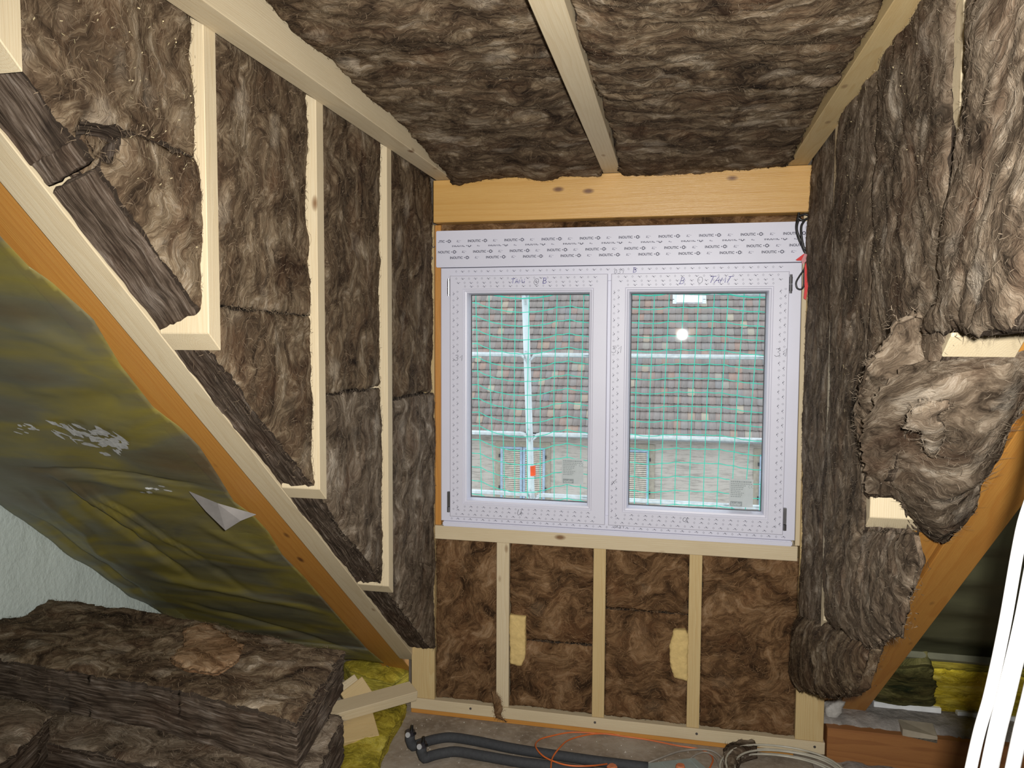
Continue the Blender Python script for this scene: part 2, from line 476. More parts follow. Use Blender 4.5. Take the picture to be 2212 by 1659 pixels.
def wood_mat(name, base, late, knot, rough=.6, freq=190, contrast=.5, spec=.3):
    m, nt, b = newmat(name)
    v = attr(nt)
    sep = nd(nt, 'ShaderNodeSeparateXYZ'); lk(nt, v, sep.inputs[0])
    wv = noise(nt, vscale(nt, v, (1.4, 9, 9)), 1.0, 3, .5, 0, 1)
    s2 = nd(nt, 'ShaderNodeVectorMath', operation='SUBTRACT'); s2.inputs[1].default_value = (.5, .5, .5); lk(nt, wv, s2.inputs[0])
    w = vadd(nt, v, vscale(nt, s2.outputs[0], (0, .03, .03)))
    se = nd(nt, 'ShaderNodeSeparateXYZ'); lk(nt, w, se.inputs[0])
    r = math_(nt, 'SQRT', math_(nt, 'ADD', math_(nt, 'POWER', math_(nt, 'ABSOLUTE', se.outputs[1]), 2.0), math_(nt, 'POWER', math_(nt, 'ABSOLUTE', se.outputs[2]), 2.0)))
    ring = math_(nt, 'FRACT', math_(nt, 'MULTIPLY', r, freq))
    rf = ramp(nt, ring, [(0.0, 0.0), (.55, .25), (.9, 1.0), (1.0, 0.0)])
    fib = noise(nt, vscale(nt, v, (12, 420, 420)), 1.0, 4, .6)
    blot = noise(nt, vscale(nt, v, (3, 14, 14)), 1.0, 3, .55)
    col = mix(nt, math_(nt, 'MULTIPLY', rf, contrast), base, late)
    col = mix(nt, ramp(nt, fib, [(.35, .32), (.65, 0.0)]), col, late)
    col = mix(nt, ramp(nt, blot, [(.45, 0.0), (.75, .35)]), col, (base[0] * .80, base[1] * .74, base[2] * .66))
    # knots
    vo = nd(nt, 'ShaderNodeTexVoronoi'); vo.inputs['Scale'].default_value = 1.0
    lk(nt, vscale(nt, v, (4.2, 9, 9)), vo.inputs['Vector'])
    kf = ramp(nt, vo.outputs['Distance'], [(.045, 1.0), (.085, .55), (.12, 0.0)])
    col = mix(nt, kf, col, knot)
    lk(nt, col, b.inputs['Base Color'])
    b.inputs['Roughness'].default_value = rough
    b.inputs['Specular IOR Level'].default_value = spec
    bump(nt, b, fib, .0012, .5)
    return m
PALE = wood_mat('pale_spruce', (.61, .515, .350), (.51, .395, .235), (.20, .11, .05))
PALEY = wood_mat('yellowish_spruce', (.56, .43, .22), (.46, .30, .12), (.20, .11, .05))
ORNG = wood_mat('honey_timber', (.52, .25, .055), (.42, .165, .03), (.15, .06, .02), .42, 120, .55, .45)
OLDW = wood_mat('old_brown_timber', (.34, .150, .050), (.22, .085, .030), (.10, .04, .02), .5, 90, .6, .3)

def plain(name, col, rough=.5, metal=0.0, spec=.5, nscale=0, ndark=.7, bmp=0.0, bscale=60):
    m, nt, b = newmat(name)
    b.inputs['Roughness'].default_value = rough; b.inputs['Metallic'].default_value = metal
    b.inputs['Specular IOR Level'].default_value = spec
    co = objco(nt)
    n = noise(nt, co, nscale or 8, 5, .6)
    c = mix(nt, ramp(nt, n, [(.35, 1.0), (.65, 0.0)]), tuple(col), tuple(x * ndark for x in col))
    lk(nt, c, b.inputs['Base Color'])
    if bmp: bump(nt, b, noise(nt, co, bscale, 4, .6), bmp, .6)
    return m
PVC = plain('white_pvc', (.64, .64, .74), .42, 0, .5, 4, .97)
PVCF = plain('film_pvc', (.64, .64, .71), .38, 0, .5, 20, .97)
INK = plain('dark_blue_print', (.035, .032, .07), .6)
INKL = plain('light_print', (.22, .21, .28), .6)
PEN = plain('blue_pen', (.05, .035, .30), .6)
PENB = plain('black_pen', (.04, .04, .06), .6)
STEEL = plain('hinge_steel', (.35, .35, .37), .28, .9)
GASK = plain('black_gasket', (.05, .055, .065), .6)
GALV = plain('galvanised_tube', (.62, .66, .68), .42, .55, .5, 30, .8)
ALU = plain('aluminium', (.63, .70, .73), .5, .2, .5, 6, .9)
NETG = plain('net_green', (.05, .60, .42), .6, 0, .3, 30, .85)
REDT = plain('red_tape', (.75, .012, .010), .3)
PINKT = plain('pale_red_tape', (.62, .25, .27), .35)
BLACKC = plain('black_cable', (.010, .009, .009), .35)
FOAMI = plain('black_pipe_lagging', (.050, .052, .056), .75, 0, .3, 90, .8, .0015, 300)
CHROME = plain('chrome', (.70, .70, .71), .35, .4)
ORC = plain('orange_cable', (.72, .16, .035), .45)
ORK = plain('orange_knob', (.62, .20, .09), .6, 0, .3, 40, .8)
GREYP = plain('grey_plastic', (.30, .34, .32), .5, 0, .4, 20, .85)
WHC = plain('cream_cable', (.52, .49, .40), .4)
WHC2 = plain('white_cable', (.85, .85, .84), .4)
GREYC = plain('grey_conduit', (.30, .26, .215), .5)
FOAM = plain('cream_foam', (.66, .48, .20), .85, 0, .2, 35, .82, .006, 55)
TAPEO = plain('orange_tape', (.95, .10, .015), .5)
SHUTB = plain('blue_shutter', (.40, .53, .66), .6)
SHUTC = plain('cream_slat', (.62, .56, .46), .6)
SHUTD = plain('shutter_back', (.085, .075, .065), .8)
STONE = plain('stone_surround', (.42, .38, .30), .8, 0, .2, 12, .8, .003, 60)
WHITEP = plain('white_paint', (.85, .87, .88), .6)
LABELP = plain('clear_sticker', (.50, .545, .55), .5, 0, .4, 30, .92)
LABELD = plain('sticker_ink', (.30, .345, .355), .5)
MORTAR = plain('grey_mortar', (.30, .275, .25), .9, 0, .2, 20, .65, .012, 40)
SMEAR = plain('white_smear', (.55, .55, .53), .8, 0, .2, 60, .7, .002, 200)
CHIP = plain('wood_chip', (.70, .58, .34), .7)

# concrete floor
m, nt, b = newmat('screed'); co = objco(nt)
n1 = noise(nt, co, 5, 6, .6); n2 = noise(nt, co, 40, 5, .65); n3 = noise(nt, co, 260, 2, .5)
c = ramp(nt, n1, [(.35, (.19, .148, .105)), (.52, (.29, .235, .175)), (.70, (.38, .325, .26))])
c = mix(nt, ramp(nt, n2, [(.5, 0.0), (.68, .55)]), c, (.37, .32, .265))
c = mix(nt, ramp(nt, n3, [(.70, 0.0), (.78, .5)]), c, (.5, .46, .40))
lk(nt, c, b.inputs['Base Color']); b.inputs['Roughness'].default_value = .92
bump(nt, b, n2, .004, .7); SCREED = m

# white brushed plaster
m, nt, b = newmat('white_plaster'); co = objco(nt)
wq = noise(nt, co, 3, 3, .5, 0, 1)
pp = vadd(nt, co, vscale(nt, wq, (.12, .12, .12)))
r1 = noise(nt, vscale(nt, pp, (1, 5, 3.5)), 1.0, 6, .62); r2 = noise(nt, co, 60, 4, .6)
lk(nt, mix(nt, ramp(nt, r2, [(.4, 0.0), (.7, .4)]), (.66, .745, .70), (.58, .65, .615)), b.inputs['Base Color'])
b.inputs['Roughness'].default_value = .85
q = bump(nt, b, r1, .030, .6); bump(nt, b, r2, .004, .6, q); PLASTER = m

# vapour foil, translucent
def foil_mat(name, c1, c2, c3, trans, rough):
    m, nt, b = newmat(name); co = objco(nt)
    n1 = noise(nt, vscale(nt, co, (1.3, 3.6, 3.6)), 1.0, 4, .5, .5)
    n2 = noise(nt, vscale(nt, co, (4, 16, 16)), 1.0, 4, .5)
    lk(nt, ramp(nt, n1, [(.32, c1), (.46, c2), (.56, c3), (.70, c2)]), b.inputs['Base Color'])
    b.inputs['Roughness'].default_value = rough; b.inputs['Specular IOR Level'].default_value = .45
    bump(nt, b, n2, .006, .35)
    tr = nd(nt, 'ShaderNodeBsdfTransparent'); tr.inputs[0].default_value = (.86, .88, .80, 1)
    ms = nd(nt, 'ShaderNodeMixShader')
    fac = ramp(nt, noise(nt, vscale(nt, co, (3, 5, 5)), 1.0, 4, .6), [(.38, trans * .55), (.62, trans * 1.25)])
    lk(nt, fac, ms.inputs[0]); lk(nt, b.outputs[0], ms.inputs[1]); lk(nt, tr.outputs[0], ms.inputs[2])
    lk(nt, ms.outputs[0], nt.nodes['Material Output'].inputs[0])
    return m
FOILL = foil_mat('olive_foil', (.135, .100, .055), (.165, .155, .100), (.260, .215, .050), .22, .36)
FOILR = foil_mat('dark_woven_foil', (.085, .086, .045), (.115, .115, .062), (.10, .10, .055), .05, .45)
FLAP = plain('grey_foil_back', (.27, .25, .235), .5)

# glass
m, nt, b = newmat('window_glass')
tr = nd(nt, 'ShaderNodeBsdfTransparent'); gl = nd(nt, 'ShaderNodeBsdfGlossy'); gl.inputs['Roughness'].default_value = 0.02
fr = nd(nt, 'ShaderNodeFresnel'); fr.inputs[0].default_value = 1.45
ms = nd(nt, 'ShaderNodeMixShader'); lk(nt, fr.outputs[0], ms.inputs[0]); lk(nt, tr.outputs[0], ms.inputs[1]); lk(nt, gl.outputs[0], ms.inputs[2])
lk(nt, ms.outputs[0], nt.nodes['Material Output'].inputs[0]); GLASS = m

# roof tile of the neighbour
m, nt, b = newmat('weathered_tile')
co = objco(nt); gi = nd(nt, 'ShaderNodeNewGeometry'); oi = nd(nt, 'ShaderNodeObjectInfo')
rv = math_(nt, 'FRACT', math_(nt, 'ADD', gi.outputs['Random Per Island'], math_(nt, 'MULTIPLY', oi.outputs['Random'], 7.31)))
cc = ramp(nt, rv, [(0, (.255, .205, .18)), (.3, (.205, .185, .172)), (.55, (.28, .245, .22)), (.75, (.245, .232, .225)), (.88, (.33, .225, .18)), (.95, (.43, .385, .295)), (1, (.21, .21, .22))])
nn = noise(nt, vscale(nt, nd(nt, 'ShaderNodeTexCoord').outputs['Object'], (30, 3, 3)), 1.0, 4, .6)
cc = mix(nt, ramp(nt, nn, [(.45, 0.0), (.75, .45)]), cc, (.36, .33, .30))
lk(nt, cc, b.inputs['Base Color']); b.inputs['Roughness'].default_value = .8; TILE = m
# rendered neighbour wall
m, nt, b = newmat('rough_render'); co = objco(nt)
a1 = noise(nt, vscale(nt, co, (3, 3, 26)), 1.0, 6, .65); a2 = noise(nt, co, 2, 3, .5)
c = mix(nt, ramp(nt, a1, [(.38, 1.0), (.52, 0.0)]), (.50, .46, .40), (.33, .30, .26))
c = mix(nt, ramp(nt, a2, [(.4, 0.0), (.7, .5)]), c, (.58, .54, .48))
lk(nt, c, b.inputs['Base Color']); b.inputs['Roughness'].default_value = .95; RENDERW = m

# ---------------------------------------------------------------- setting
def plate(name, pts, faces, mat):
    o = mkobj(name, pts, faces, mat); tag(o, kind='structure'); return o
def slabbox(name, x0, x1, y0, y1, z0, z1, mat):
    v = [(x, y, z) for z in (z0, z1) for (x, y) in ((x0, y0), (x1, y0), (x1, y1), (x0, y1))]
    f = [[3, 2, 1, 0], [4, 5, 6, 7], [0, 1, 5, 4], [1, 2, 6, 5], [2, 3, 7, 6], [3, 0, 4, 7]]
    return plate(name, v, f, mat)
ZF = -0.945
DECK = plain('grey_board', (.16, .13, .10), .9)
slabbox('floor', -1.6, 3.4, -4.7, 0.62, ZF - .12, ZF, SCREED)
# gable wall on the left, cut off by the roof
wy = [-4.2, -2.9, .45]
v = []
for xx in (-1.50, -1.37):
    v += [(xx, -4.7, ZF), (xx, .35, ZF), (xx, .35, S(.35) + .16), (xx, -2.75, S(-2.75) + .16), (xx, -4.7, S(-2.75) + .16)]
plate('wall_left', v, [[4, 3, 2, 1, 0], [5, 6, 7, 8, 9], [0, 1, 6, 5], [1, 2, 7, 6], [2, 3, 8, 7], [3, 4, 9, 8], [4, 0, 5, 9]], PLASTER)
# boarding behind the wool
def slope_board(name, x0, x1, ya, yb, o0, o1, mat):
    v = []
    for off in (o0, o1):
        for (x, y) in ((x0, ya), (x1, ya), (x1, yb), (x0, yb)):
            p = np.array([x, y, S(y)]) - RN * off; v.append(tuple(p))
    f = [[3, 2, 1, 0], [4, 5, 6, 7], [0, 1, 5, 4], [1, 2, 6, 5], [2, 3, 7, 6], [3, 0, 4, 7]]
    return plate(name, v, f, mat)
slope_board('ceiling_slope_left', -1.5, -.20, -2.9, .48, .20, .22, DECK)
slope_board('ceiling_slope_right', 1.70, 3.4, -2.9, .48, .20, .22, DECK)
slabbox('ceiling', -.20, 1.70, -4.2, .16, 1.66, 1.69, DECK)
for nm, xa, xb in (('wall_cheek_left', -.175, -.150), ('wall_cheek_right', 1.650, 1.675)):
    v = []
    for xx in (xa, xb):
        v += [(xx, .14, S(.0) - .05), (xx, .14, 1.68), (xx, -2.72, 1.68), (xx, -2.72, S(-2.72) + .10)]
    plate(nm, v, [[0, 1, 2, 3], [7, 6, 5, 4], [0, 4, 5, 1], [1, 5, 6, 2], [2, 6, 7, 3], [3, 7, 4, 0]], DECK)
slabbox('wall_back_lower', -.20, 1.70, .125, .15, ZF, -.05, DECK)
slabbox('wall_back_upper', -.20, 1.70, .125, .15, 1.235, 1.68, DECK)
slabbox('wall_back_side', -.20, -.004, .125, .15, -.05, 1.235, DECK)
slabbox('wall_back_side.001', 1.508, 1.70, .125, .15, -.05, 1.235, DECK)
slabbox('wall_right', 3.28, 3.4, -4.6, .48, ZF, 2.3, DECK)
# the rest of the attic behind the photographer
slabbox('wall_front', -1.5, 3.4, -4.7, -4.6, ZF, 2.3, PLASTER)
slabbox('ceiling_attic', -1.5, 3.4, -4.7, -2.70, 1.69, 1.80, DECK)


# ---------------------------------------------------------------- timbers
def T(o, label, cat='timber', group=None): return tag(o, label, cat, group)
# dormer rafters
RZ = 1.454
T(box('ceiling_rafter', -.010, .065, -4.0, -.03, RZ, RZ + .17, 'y', PALE), 'pale ceiling rafter along the left side above the open studs', 'rafter', 'dormer ceiling rafters')
T(box('ceiling_rafter', .7105, .7828, -4.0, -.03, RZ, RZ + .17, 'y', PALE), 'pale ceiling rafter running down the middle of the ceiling', 'rafter', 'dormer ceiling rafters')
T(box('ceiling_rafter', 1.4332, 1.508, -4.0, -.03, RZ, RZ + .17, 'y', PALEY), 'pale ceiling rafter along the right side above the torn wool', 'rafter', 'dormer ceiling rafters')
HDR = wood_mat('golden_beam', (.60, .36, .115), (.50, .26, .06), (.16, .07, .025), .36, 60, .5, .5)
T(box('header_beam', -.02, 1.53, -.045, .10, 1.272, 1.452, 'x', HDR), 'honey coloured header beam above the roller shutter box', 'beam')
# studs of the cheeks, foot cut to the roof slope
SY = [-2.215, -1.69, -1.157, -.610]
for side, xs in (('left', (-.135, -.010)), ('right', (1.506, 1.631))):
    for k, y0 in enumerate(SY):
        y1 = y0 + .046
        c = []
        for (zb) in (0, 1):
            for (x, y) in ((xs[0], y0), (xs[1], y0), (xs[1], y1), (xs[0], y1)):
                c.append((x, y, S(y) if zb == 0 else 1.645))
        words = {('left', 0): 'pale stud cut off at the left edge beside the gable wool', ('left', 1): 'pale stud with large end grain foot nearest on the left',
                 ('left', 2): 'middle pale stud of the left dormer cheek', ('left', 3): 'narrow looking pale stud of the left cheek nearest the window',
                 ('right', 0): 'pale stud at the far upper right behind the cables', ('right', 1): 'pale stud on the right with large round grained foot',
                 ('right', 2): 'pale stud on the right with small end grain foot among torn wool', ('right', 3): 'thin strip of pale stud on the right cheek nearest the window'}[(side, k)]
        if side == 'right' and k == 0: continue
        T(hexa('wall_stud', c, (0, 0, 1), PALE), words, 'stud', 'studs of the dormer cheeks')

def slope_beam(name, x0, x1, ya, yb, d0, d1, mat, label, group):
    a, b_ = [], []
    for lst, y in ((a, ya), (b_, yb)):
        for (x, d) in ((x0, d0), (x1, d0), (x1, d1), (x0, d1)):
            lst.append(tuple(np.array([x, y, S(y)]) - RN * d))
    return T(hexa(name, a + b_, RD, mat), label, 'rafter', group)
slope_beam('roof_rafter', -.372, -.224, -2.75, .30, .012, .17, ORNG, 'old honey brown roof rafter beside the foil on the left', 'main roof rafters')
slope_beam('roof_rafter', -.222, -.137, -2.75, .06, 0.0, .15, PALE, 'pale new rafter doubling the honey brown rafter on the left', 'main roof rafters')
slope_beam('roof_rafter', 1.712, 1.822, -2.75, .30, .0, .17, ORNG, 'old honey brown roof rafter on the right under hanging wool', 'main roof rafters')
slope_beam('roof_rafter', 1.633, 1.708, -2.75, .10, .012, .15, ORNG, 'strip of honey timber between the right cheek wool and the right rafter', 'main roof rafters')

# front wall under the window
T(box('sill_timber', -.03, 1.515, .0, .10, -.128, -.067, 'x', PALE), 'pale horizontal timber directly under the white window frame', 'timber')
KS = [(.256, .313, PALE, 'left'), (.685, .738, PALEY, 'middle'), (1.087, 1.140, PALEY, 'right')]
for x0, x1, mt, w in KS:
    T(box('knee_stud', x0, x1, .002, .10, -.872, -.128, 'z', mt), {'left': 'pale stud under the window, leftmost of three', 'middle': 'pale stud under the window, middle of three', 'right': 'pale stud under the window, rightmost of three'}[w], 'stud', 'studs under the window')
T(box('corner_post', -.142, -.032, .0, .10, -.872, 1.27, 'z', PALEY), 'pale corner post at the lower left beside the timber offcuts', 'post', 'corner posts')
T(box('corner_post', 1.524, 1.634, .0, .10, -.872, 1.27, 'z', PALEY), 'pale corner post at the lower right below the dark wool', 'post', 'corner posts')
T(box('jamb_timber', -.031, -.004, .012, .10, -.067, 1.27, 'z', ORNG), 'narrow honey timber strip left of the window frame', 'timber', 'jamb strips')
T(box('jamb_timber', 1.5055, 1.524, .012, .10, -.067, 1.27, 'z', PALE), 'narrow pale timber strip right of the window frame', 'timber', 'jamb strips')
bp_ = T(box('bottom_plate', -.145, 1.640, -.006, .10, -.922, -.872, 'x', PALE), 'pale bottom plate with screws along the foot of the wall', 'timber')
T(box('plate_packer', -.145, 1.52, .0, .10, ZF + .0005, -.9225, 'x', ORNG), 'thin honey coloured packing strip under the pale bottom plate', 'timber')
for x in (.14, .70, 1.13, 1.60):
    V, F = tube_vf([(x, -.0085, -.892), (x, -.005, -.892)], .0055, 8)
    mkobj('screw', V, F, STEEL, bp_)

# ---------------------------------------------------------------- window
win = empty('window_1', (0.75, 0.0, -.065)); tag(win, 'white plastic two-sash window with printed roller shutter box', None, None, 'structure')

def ring(name, x0, x1, z0, z1, prof, mat, parent, mats=None):
    """mitred rectangular frame, prof = list of (inset, y)"""
    V = []; F = []
    for ins, y in prof:
        V += [(x0 + ins, y, z0 + ins), (x1 - ins, y, z0 + ins), (x1 - ins, y, z1 - ins), (x0 + ins, y, z1 - ins)]
    for k in range(len(prof) - 1):
        for i in range(4):
            j = (i + 1) % 4
            F.append([k * 4 + i, k * 4 + j, (k + 1) * 4 + j, (k + 1) * 4 + i])
    return mkobj(name, V, F, mat, parent)

fr_ = ring('frame', 0.0, 1.502, -.043, 1.080, [(.06, .075), (0, .075), (0, .002), (.002, 0), (.062, 0), (.064, .004), (.064, .075)], PVC, win)
def pbox(name, x0, x1, y0, y1, z0, z1, mat, parent, bev=.0015):
    bm = bmesh.new()
    vs = [bm.verts.new(p) for p in [(x, y, z) for z in (z0, z1) for (x, y) in ((x0, y0), (x1, y0), (x1, y1), (x0, y1))]]
    for f in ((3, 2, 1, 0), (4, 5, 6, 7), (0, 1, 5, 4), (1, 2, 6, 5), (2, 3, 7, 6), (3, 0, 4, 7)): bm.faces.new([vs[i] for i in f])
    if bev: bmesh.ops.bevel(bm, geom=list(bm.edges), offset=bev, segments=2, affect='EDGES')
    bm.verts.ensure_lookup_table()
    V = [v.co[:] for v in bm.verts]; F = [[v.index for v in f.verts] for f in bm.faces]; bm.free()
    return mkobj(name, V, F, mat, parent)
pbox('mullion', .712, .768, .004, .075, .0, 1.03, PVC, win)
pbox('sill_profile', .010, 1.492, -.010, .06, -.066, -.0435, PVC, win, .004)
SPROF = [(.005, .03), (0, .002), (0, -.0165), (.0025, -.0195), (.058, -.0195), (.0605, -.0165), (.0655, -.0165), (.068, -.0125), (.075, -.0105), (.0785, .004), (.0800, .044)]
sashes = []
for nm, x0, x1, gz in (('left', .0465, .7330, 0), ('right', .7480, 1.4530, 1)):
    z0, z1 = -.018, 1.0445
    so = ring('sash', x0, x1, z0, z1, SPROF, PVC, win)
    so['label'] = 'left window sash' if gz == 0 else 'right window sash'
    ring('gasket', x0 + .0795, x1 - .0795, z0 + .0795, z1 - .0795, [(0, .040), (.0035, .041), (.0035, .048)], GASK, so)
    gx0, gx1, g0, g1 = x0 + .079, x1 - .079, z0 + .079, z1 - .079
    mkobj('glass_pane', [(gx0, .046, g0), (gx1, .046, g0), (gx1, .046, g1), (gx0, .046, g1)], [[0, 1, 2, 3]], GLASS, so)
    sashes.append((so, x0, x1, z0, z1))
    hx = x0 - .007 if gz == 0 else x1 + .007
    for hz, hl in ((.995, .075), (.046, .092)):
        pth = [(hx, -.012, hz - hl / 2), (hx, -.012, hz + hl / 2)]
        if hz > .5:
            V, F = [], []
            for a, b_, rr in ((-.5, -.4, .005), (-.39, -.02, .0062), (.0, .38, .0062), (.39, .5, .005)):
                v_, f_ = tube_vf([(hx, -.012, hz + a * hl), (hx, -.012, hz + b_ * hl)], rr, 10, off=len(V)); V += v_; F += f_
            mkobj('hinge', V, F, STEEL, so, smooth=False)
        else:
            hb = pbox('hinge', hx - .006, hx + .006, -.017, -.001, hz - hl * .22, hz + hl / 2, STEEL, so, .001)
            V, F = tube_vf([(hx, -.012, hz - hl / 2), (hx, -.012, hz - hl * .24)], .0075, 10)
            mkobj('hinge_pin', V, F, STEEL, so)

# printed marks -------------------------------------------------------------
class Flat:
    def __init__(s): s.V = []; s.F = []
    def poly(s, pts, y):
        b0 = len(s.V); s.V += [(p[0], y, p[1]) for p in pts]; s.F.append(list(range(b0, b0 + len(pts))))
    def strip(s, pts, w, y, closed=False):
        P = np.array(pts, float); n = len(P)
        T_ = np.gradient(P, axis=0) if not closed else np.roll(P, -1, 0) - np.roll(P, 1, 0)
        T_ /= np.linalg.norm(T_, axis=1)[:, None] + 1e-12
        Nn = np.stack([-T_[:, 1], T_[:, 0]], 1) * w / 2
        b0 = len(s.V)
        for p, q in zip(P - Nn, P + Nn): s.V += [(p[0], y, p[1]), (q[0], y, q[1])]
        for i in range(n if closed else n - 1):
            j = (i + 1) % n
            s.F.append([b0 + 2 * i, b0 + 2 * j, b0 + 2 * j + 1, b0 + 2 * i + 1])
    def build(s, name, mat, parent): return mkobj(name, s.V, s.F, mat, parent)

def glyph(fl, cx, cz, k, rot, y):
    def tr(pts):
        c_, s_ = math.cos(rot), math.sin(rot)
        return [(cx + a * c_ - b * s_, cz + a * s_ + b * c_) for a, b in pts]
    if k == 0:   # small diamond outline
        fl.strip(tr([(0, .0042), (-.0034, 0), (0, -.0042), (.0034, 0)]), .0010, y, True)
    else:        # smudged little logo
        fl.poly(tr([(-.0045, -.0012), (.0012, -.0042), (.0042, -.0030), (-.001, .0002)]), y)
        fl.poly(tr([(-.0055, .0012), (-.0025, .0012), (-.0025, .0034), (-.0048, .0030)]), y)
        fl.poly(tr([(.0030, .0008), (.0088, .0002), (.0090, .0012), (.0032, .0020)]), y)
        fl.poly(tr([(-.0085, -.0004), (-.0058, -.0006), (-.0058, .0002), (-.0084, .0004)]), y)
def printstrip(fl, a0, a1, cs, rot, y, vert=False, ph=0.0):
    pitch = .0575
    for r, c in enumerate(cs):
        t = a0 + ((ph + r * .31) % 1.0) * pitch * .5
        k = r
        while t < a1:
            glyph(fl, c if vert else t, t if vert else c, k % 2, rot, y)
            t += pitch / 2; k += 1
so, x0, x1, z0, z1 = sashes[0]
for (so, x0, x1, z0, z1) in sashes:
    f2 = Flat(); yy = -.0200
    printstrip(f2, x0 + .030, x1 - .030, (z1 - .013, z1 - .031), 0, yy)
    printstrip(f2, x0 + .055, x1 - .055, (z1 - .047,), 0, yy, ph=.5)
    printstrip(f2, x0 + .030, x1 - .030, (z0 + .013, z0 + .031), math.pi, yy)
    printstrip(f2, x0 + .055, x1 - .055, (z0 + .048,), math.pi, yy, ph=.5)
    if x0 < .5:
        printstrip(f2, z0 + .035, z1 - .06, (x0 + .017, x0 + .035), math.pi / 2, yy, True)
    else:
        printstrip(f2, z0 + .035, z1 - .06, (x0 + .013, x0 + .031), math.pi / 2, yy, True)
        printstrip(f2, z0 + .035, z1 - .06, (x1 - .031, x1 - .013), -math.pi / 2, yy, True)
    f2.build('film_print', INK, so)
    # mitre weld seams
f2 = Flat()
printstrip(f2, .07, 1.44, (1.0645,), 0, -.0006)
printstrip(f2, .05, 1.46, (-.031,), math.pi, -.0006)
f2.build('film_print', INK, fr_)

# lettering on the shutter box ------------------------------------------------
def text_mesh(body, size):
    cu = bpy.data.curves.new('t', 'FONT'); cu.body = body; cu.size = size; cu.offset = size * .022
    ob = bpy.data.objects.new('t', cu); COL.objects.link(ob)
    dg = bpy.context.evaluated_depsgraph_get()
    me = bpy.data.meshes.new_from_object(ob.evaluated_get(dg))
    V = np.array([v.co[:] for v in me.vertices]); F = [list(p.vertices) for p in me.polygons]
    bpy.data.objects.remove(ob); bpy.data.curves.remove(cu); bpy.data.meshes.remove(me)
    return V, F
shb = empty('roller_box_tmp', (0, 0, 0)); bpy.data.objects.remove(shb)
RBY = -.010
rb = pbox('roller_shutter_box', -.0195, 1.5215, RBY, .11, 1.0825, 1.241, PVC, win, .003)
pbox('cover_seam', -.012, 1.514, RBY - .0012, RBY, 1.0945, 1.219, PVCF, rb, .0)
tv, tf = text_mesh('INOUTIC', .0142)
tw = tv[:, 0].max(); th = tv[:, 1].max()
tv[:, 0] *= .058 / tw; tv[:, 1] *= .0102 / th
wx = .058
ang = np.linspace(0, 2 * math.pi, 7)[:-1] + math.pi / 6
def stamp(fl, X, Z, zclip=None):
    yy = RBY - .0018
    b0 = len(fl.V)
    def cz(z): return z if zclip is None else min(z, zclip)
    fl.V += [(X + a, yy, cz(Z + b_)) for a, b_, _ in tv]; fl.F += [[i + b0 for i in f] for f in tf]
    c8 = [(X + wx + .0085 + .0022 * math.cos(t), cz(Z + .005 + .0022 * math.sin(t))) for t in np.linspace(0, 6.283, 9)[:-1]]
    fl.poly(c8, yy)
    hx = X + wx + .0205
    pts = [(hx + .0060 * math.cos(t), Z + .005 + .0060 * math.sin(t)) for t in ang]
    b0 = len(fl.V); fl.strip(pts, .0032, yy, True)
    if zclip is not None:
        for i in range(b0, len(fl.V)):
            fl.V[i] = (fl.V[i][0], fl.V[i][1], cz(fl.V[i][2]))
def stamp2(fl, X, Z, zclip=None):
    yy = RBY - .0018
    top = zclip if zclip is not None else 1e9
    fl.poly([(X + .0305, min(top, Z + .003)), (X + .0345, min(top, Z + .001)), (X + .0345, min(top, Z + .0022)), (X + .0315, min(top, Z + .0048))], yy)
    fl.poly([(X + .0315, min(top, Z + .0052)), (X + .0350, min(top, Z + .0066)), (X + .0350, min(top, Z + .0078)), (X + .0310, min(top, Z + .0066))], yy)
    for a, b_, w, h in ((.058, .001, .005, .0035), (.064, .000, .006, .0022), (.0595, .0055, .004, .0035), (.0655, .0075, .006, .0012), (.0725, .0060, .005, .0012)):
        fl.poly([(X + a, min(top, Z + b_)), (X + a + w, min(top, Z + b_)), (X + a + w, min(top, Z + b_ + h)), (X + a, min(top, Z + b_ + h))], yy)
fd, fg = Flat(), Flat()
PITCH = .1625
for row, (pxs, pys, clip) in enumerate(((1010.5, 523.0, False), (976.6, 533.5, True), (1022.0, 546.0, False), (972.0, 559.5, False))):
    p = onY(pxs, pys, RBY); X = p[0] - PITCH; Z = p[2]
    while X < 1.50:
        if -.008 < X and X + .085 < 1.515:
            stamp(fd, X, Z, Z + .0062 if clip else None); stamp2(fg, X + .055, Z, Z + .006 if clip else None) if X + .14 < 1.5 else None
        elif X < -.008 and X + .09 > .03:
            # word cut by the left edge: only its tail and mark
            sub = Flat(); stamp(sub, X, Z, Z + .0062 if clip else None)
            V = np.array(sub.V); keep = [f for f in sub.F if min(V[i][0] for i in f) > -.010]
            b0 = len(fd.V); fd.V += sub.V; fd.F += [[i + b0 for i in f] for f in keep]
            stamp2(fg, X + .055, Z, Z + .006 if clip else None)
        elif X + .03 < 1.51:
            sub = Flat(); stamp(sub, X, Z, Z + .0062 if clip else None)
            V = np.array(sub.V); keep = [f for f in sub.F if max(V[i][0] for i in f) < 1.512]
            b0 = len(fd.V); fd.V += sub.V; fd.F += [[i + b0 for i in f] for f in keep]
        X += PITCH
fd.build('lettering', INK, rb); fg.build('small_print', INKL, rb)

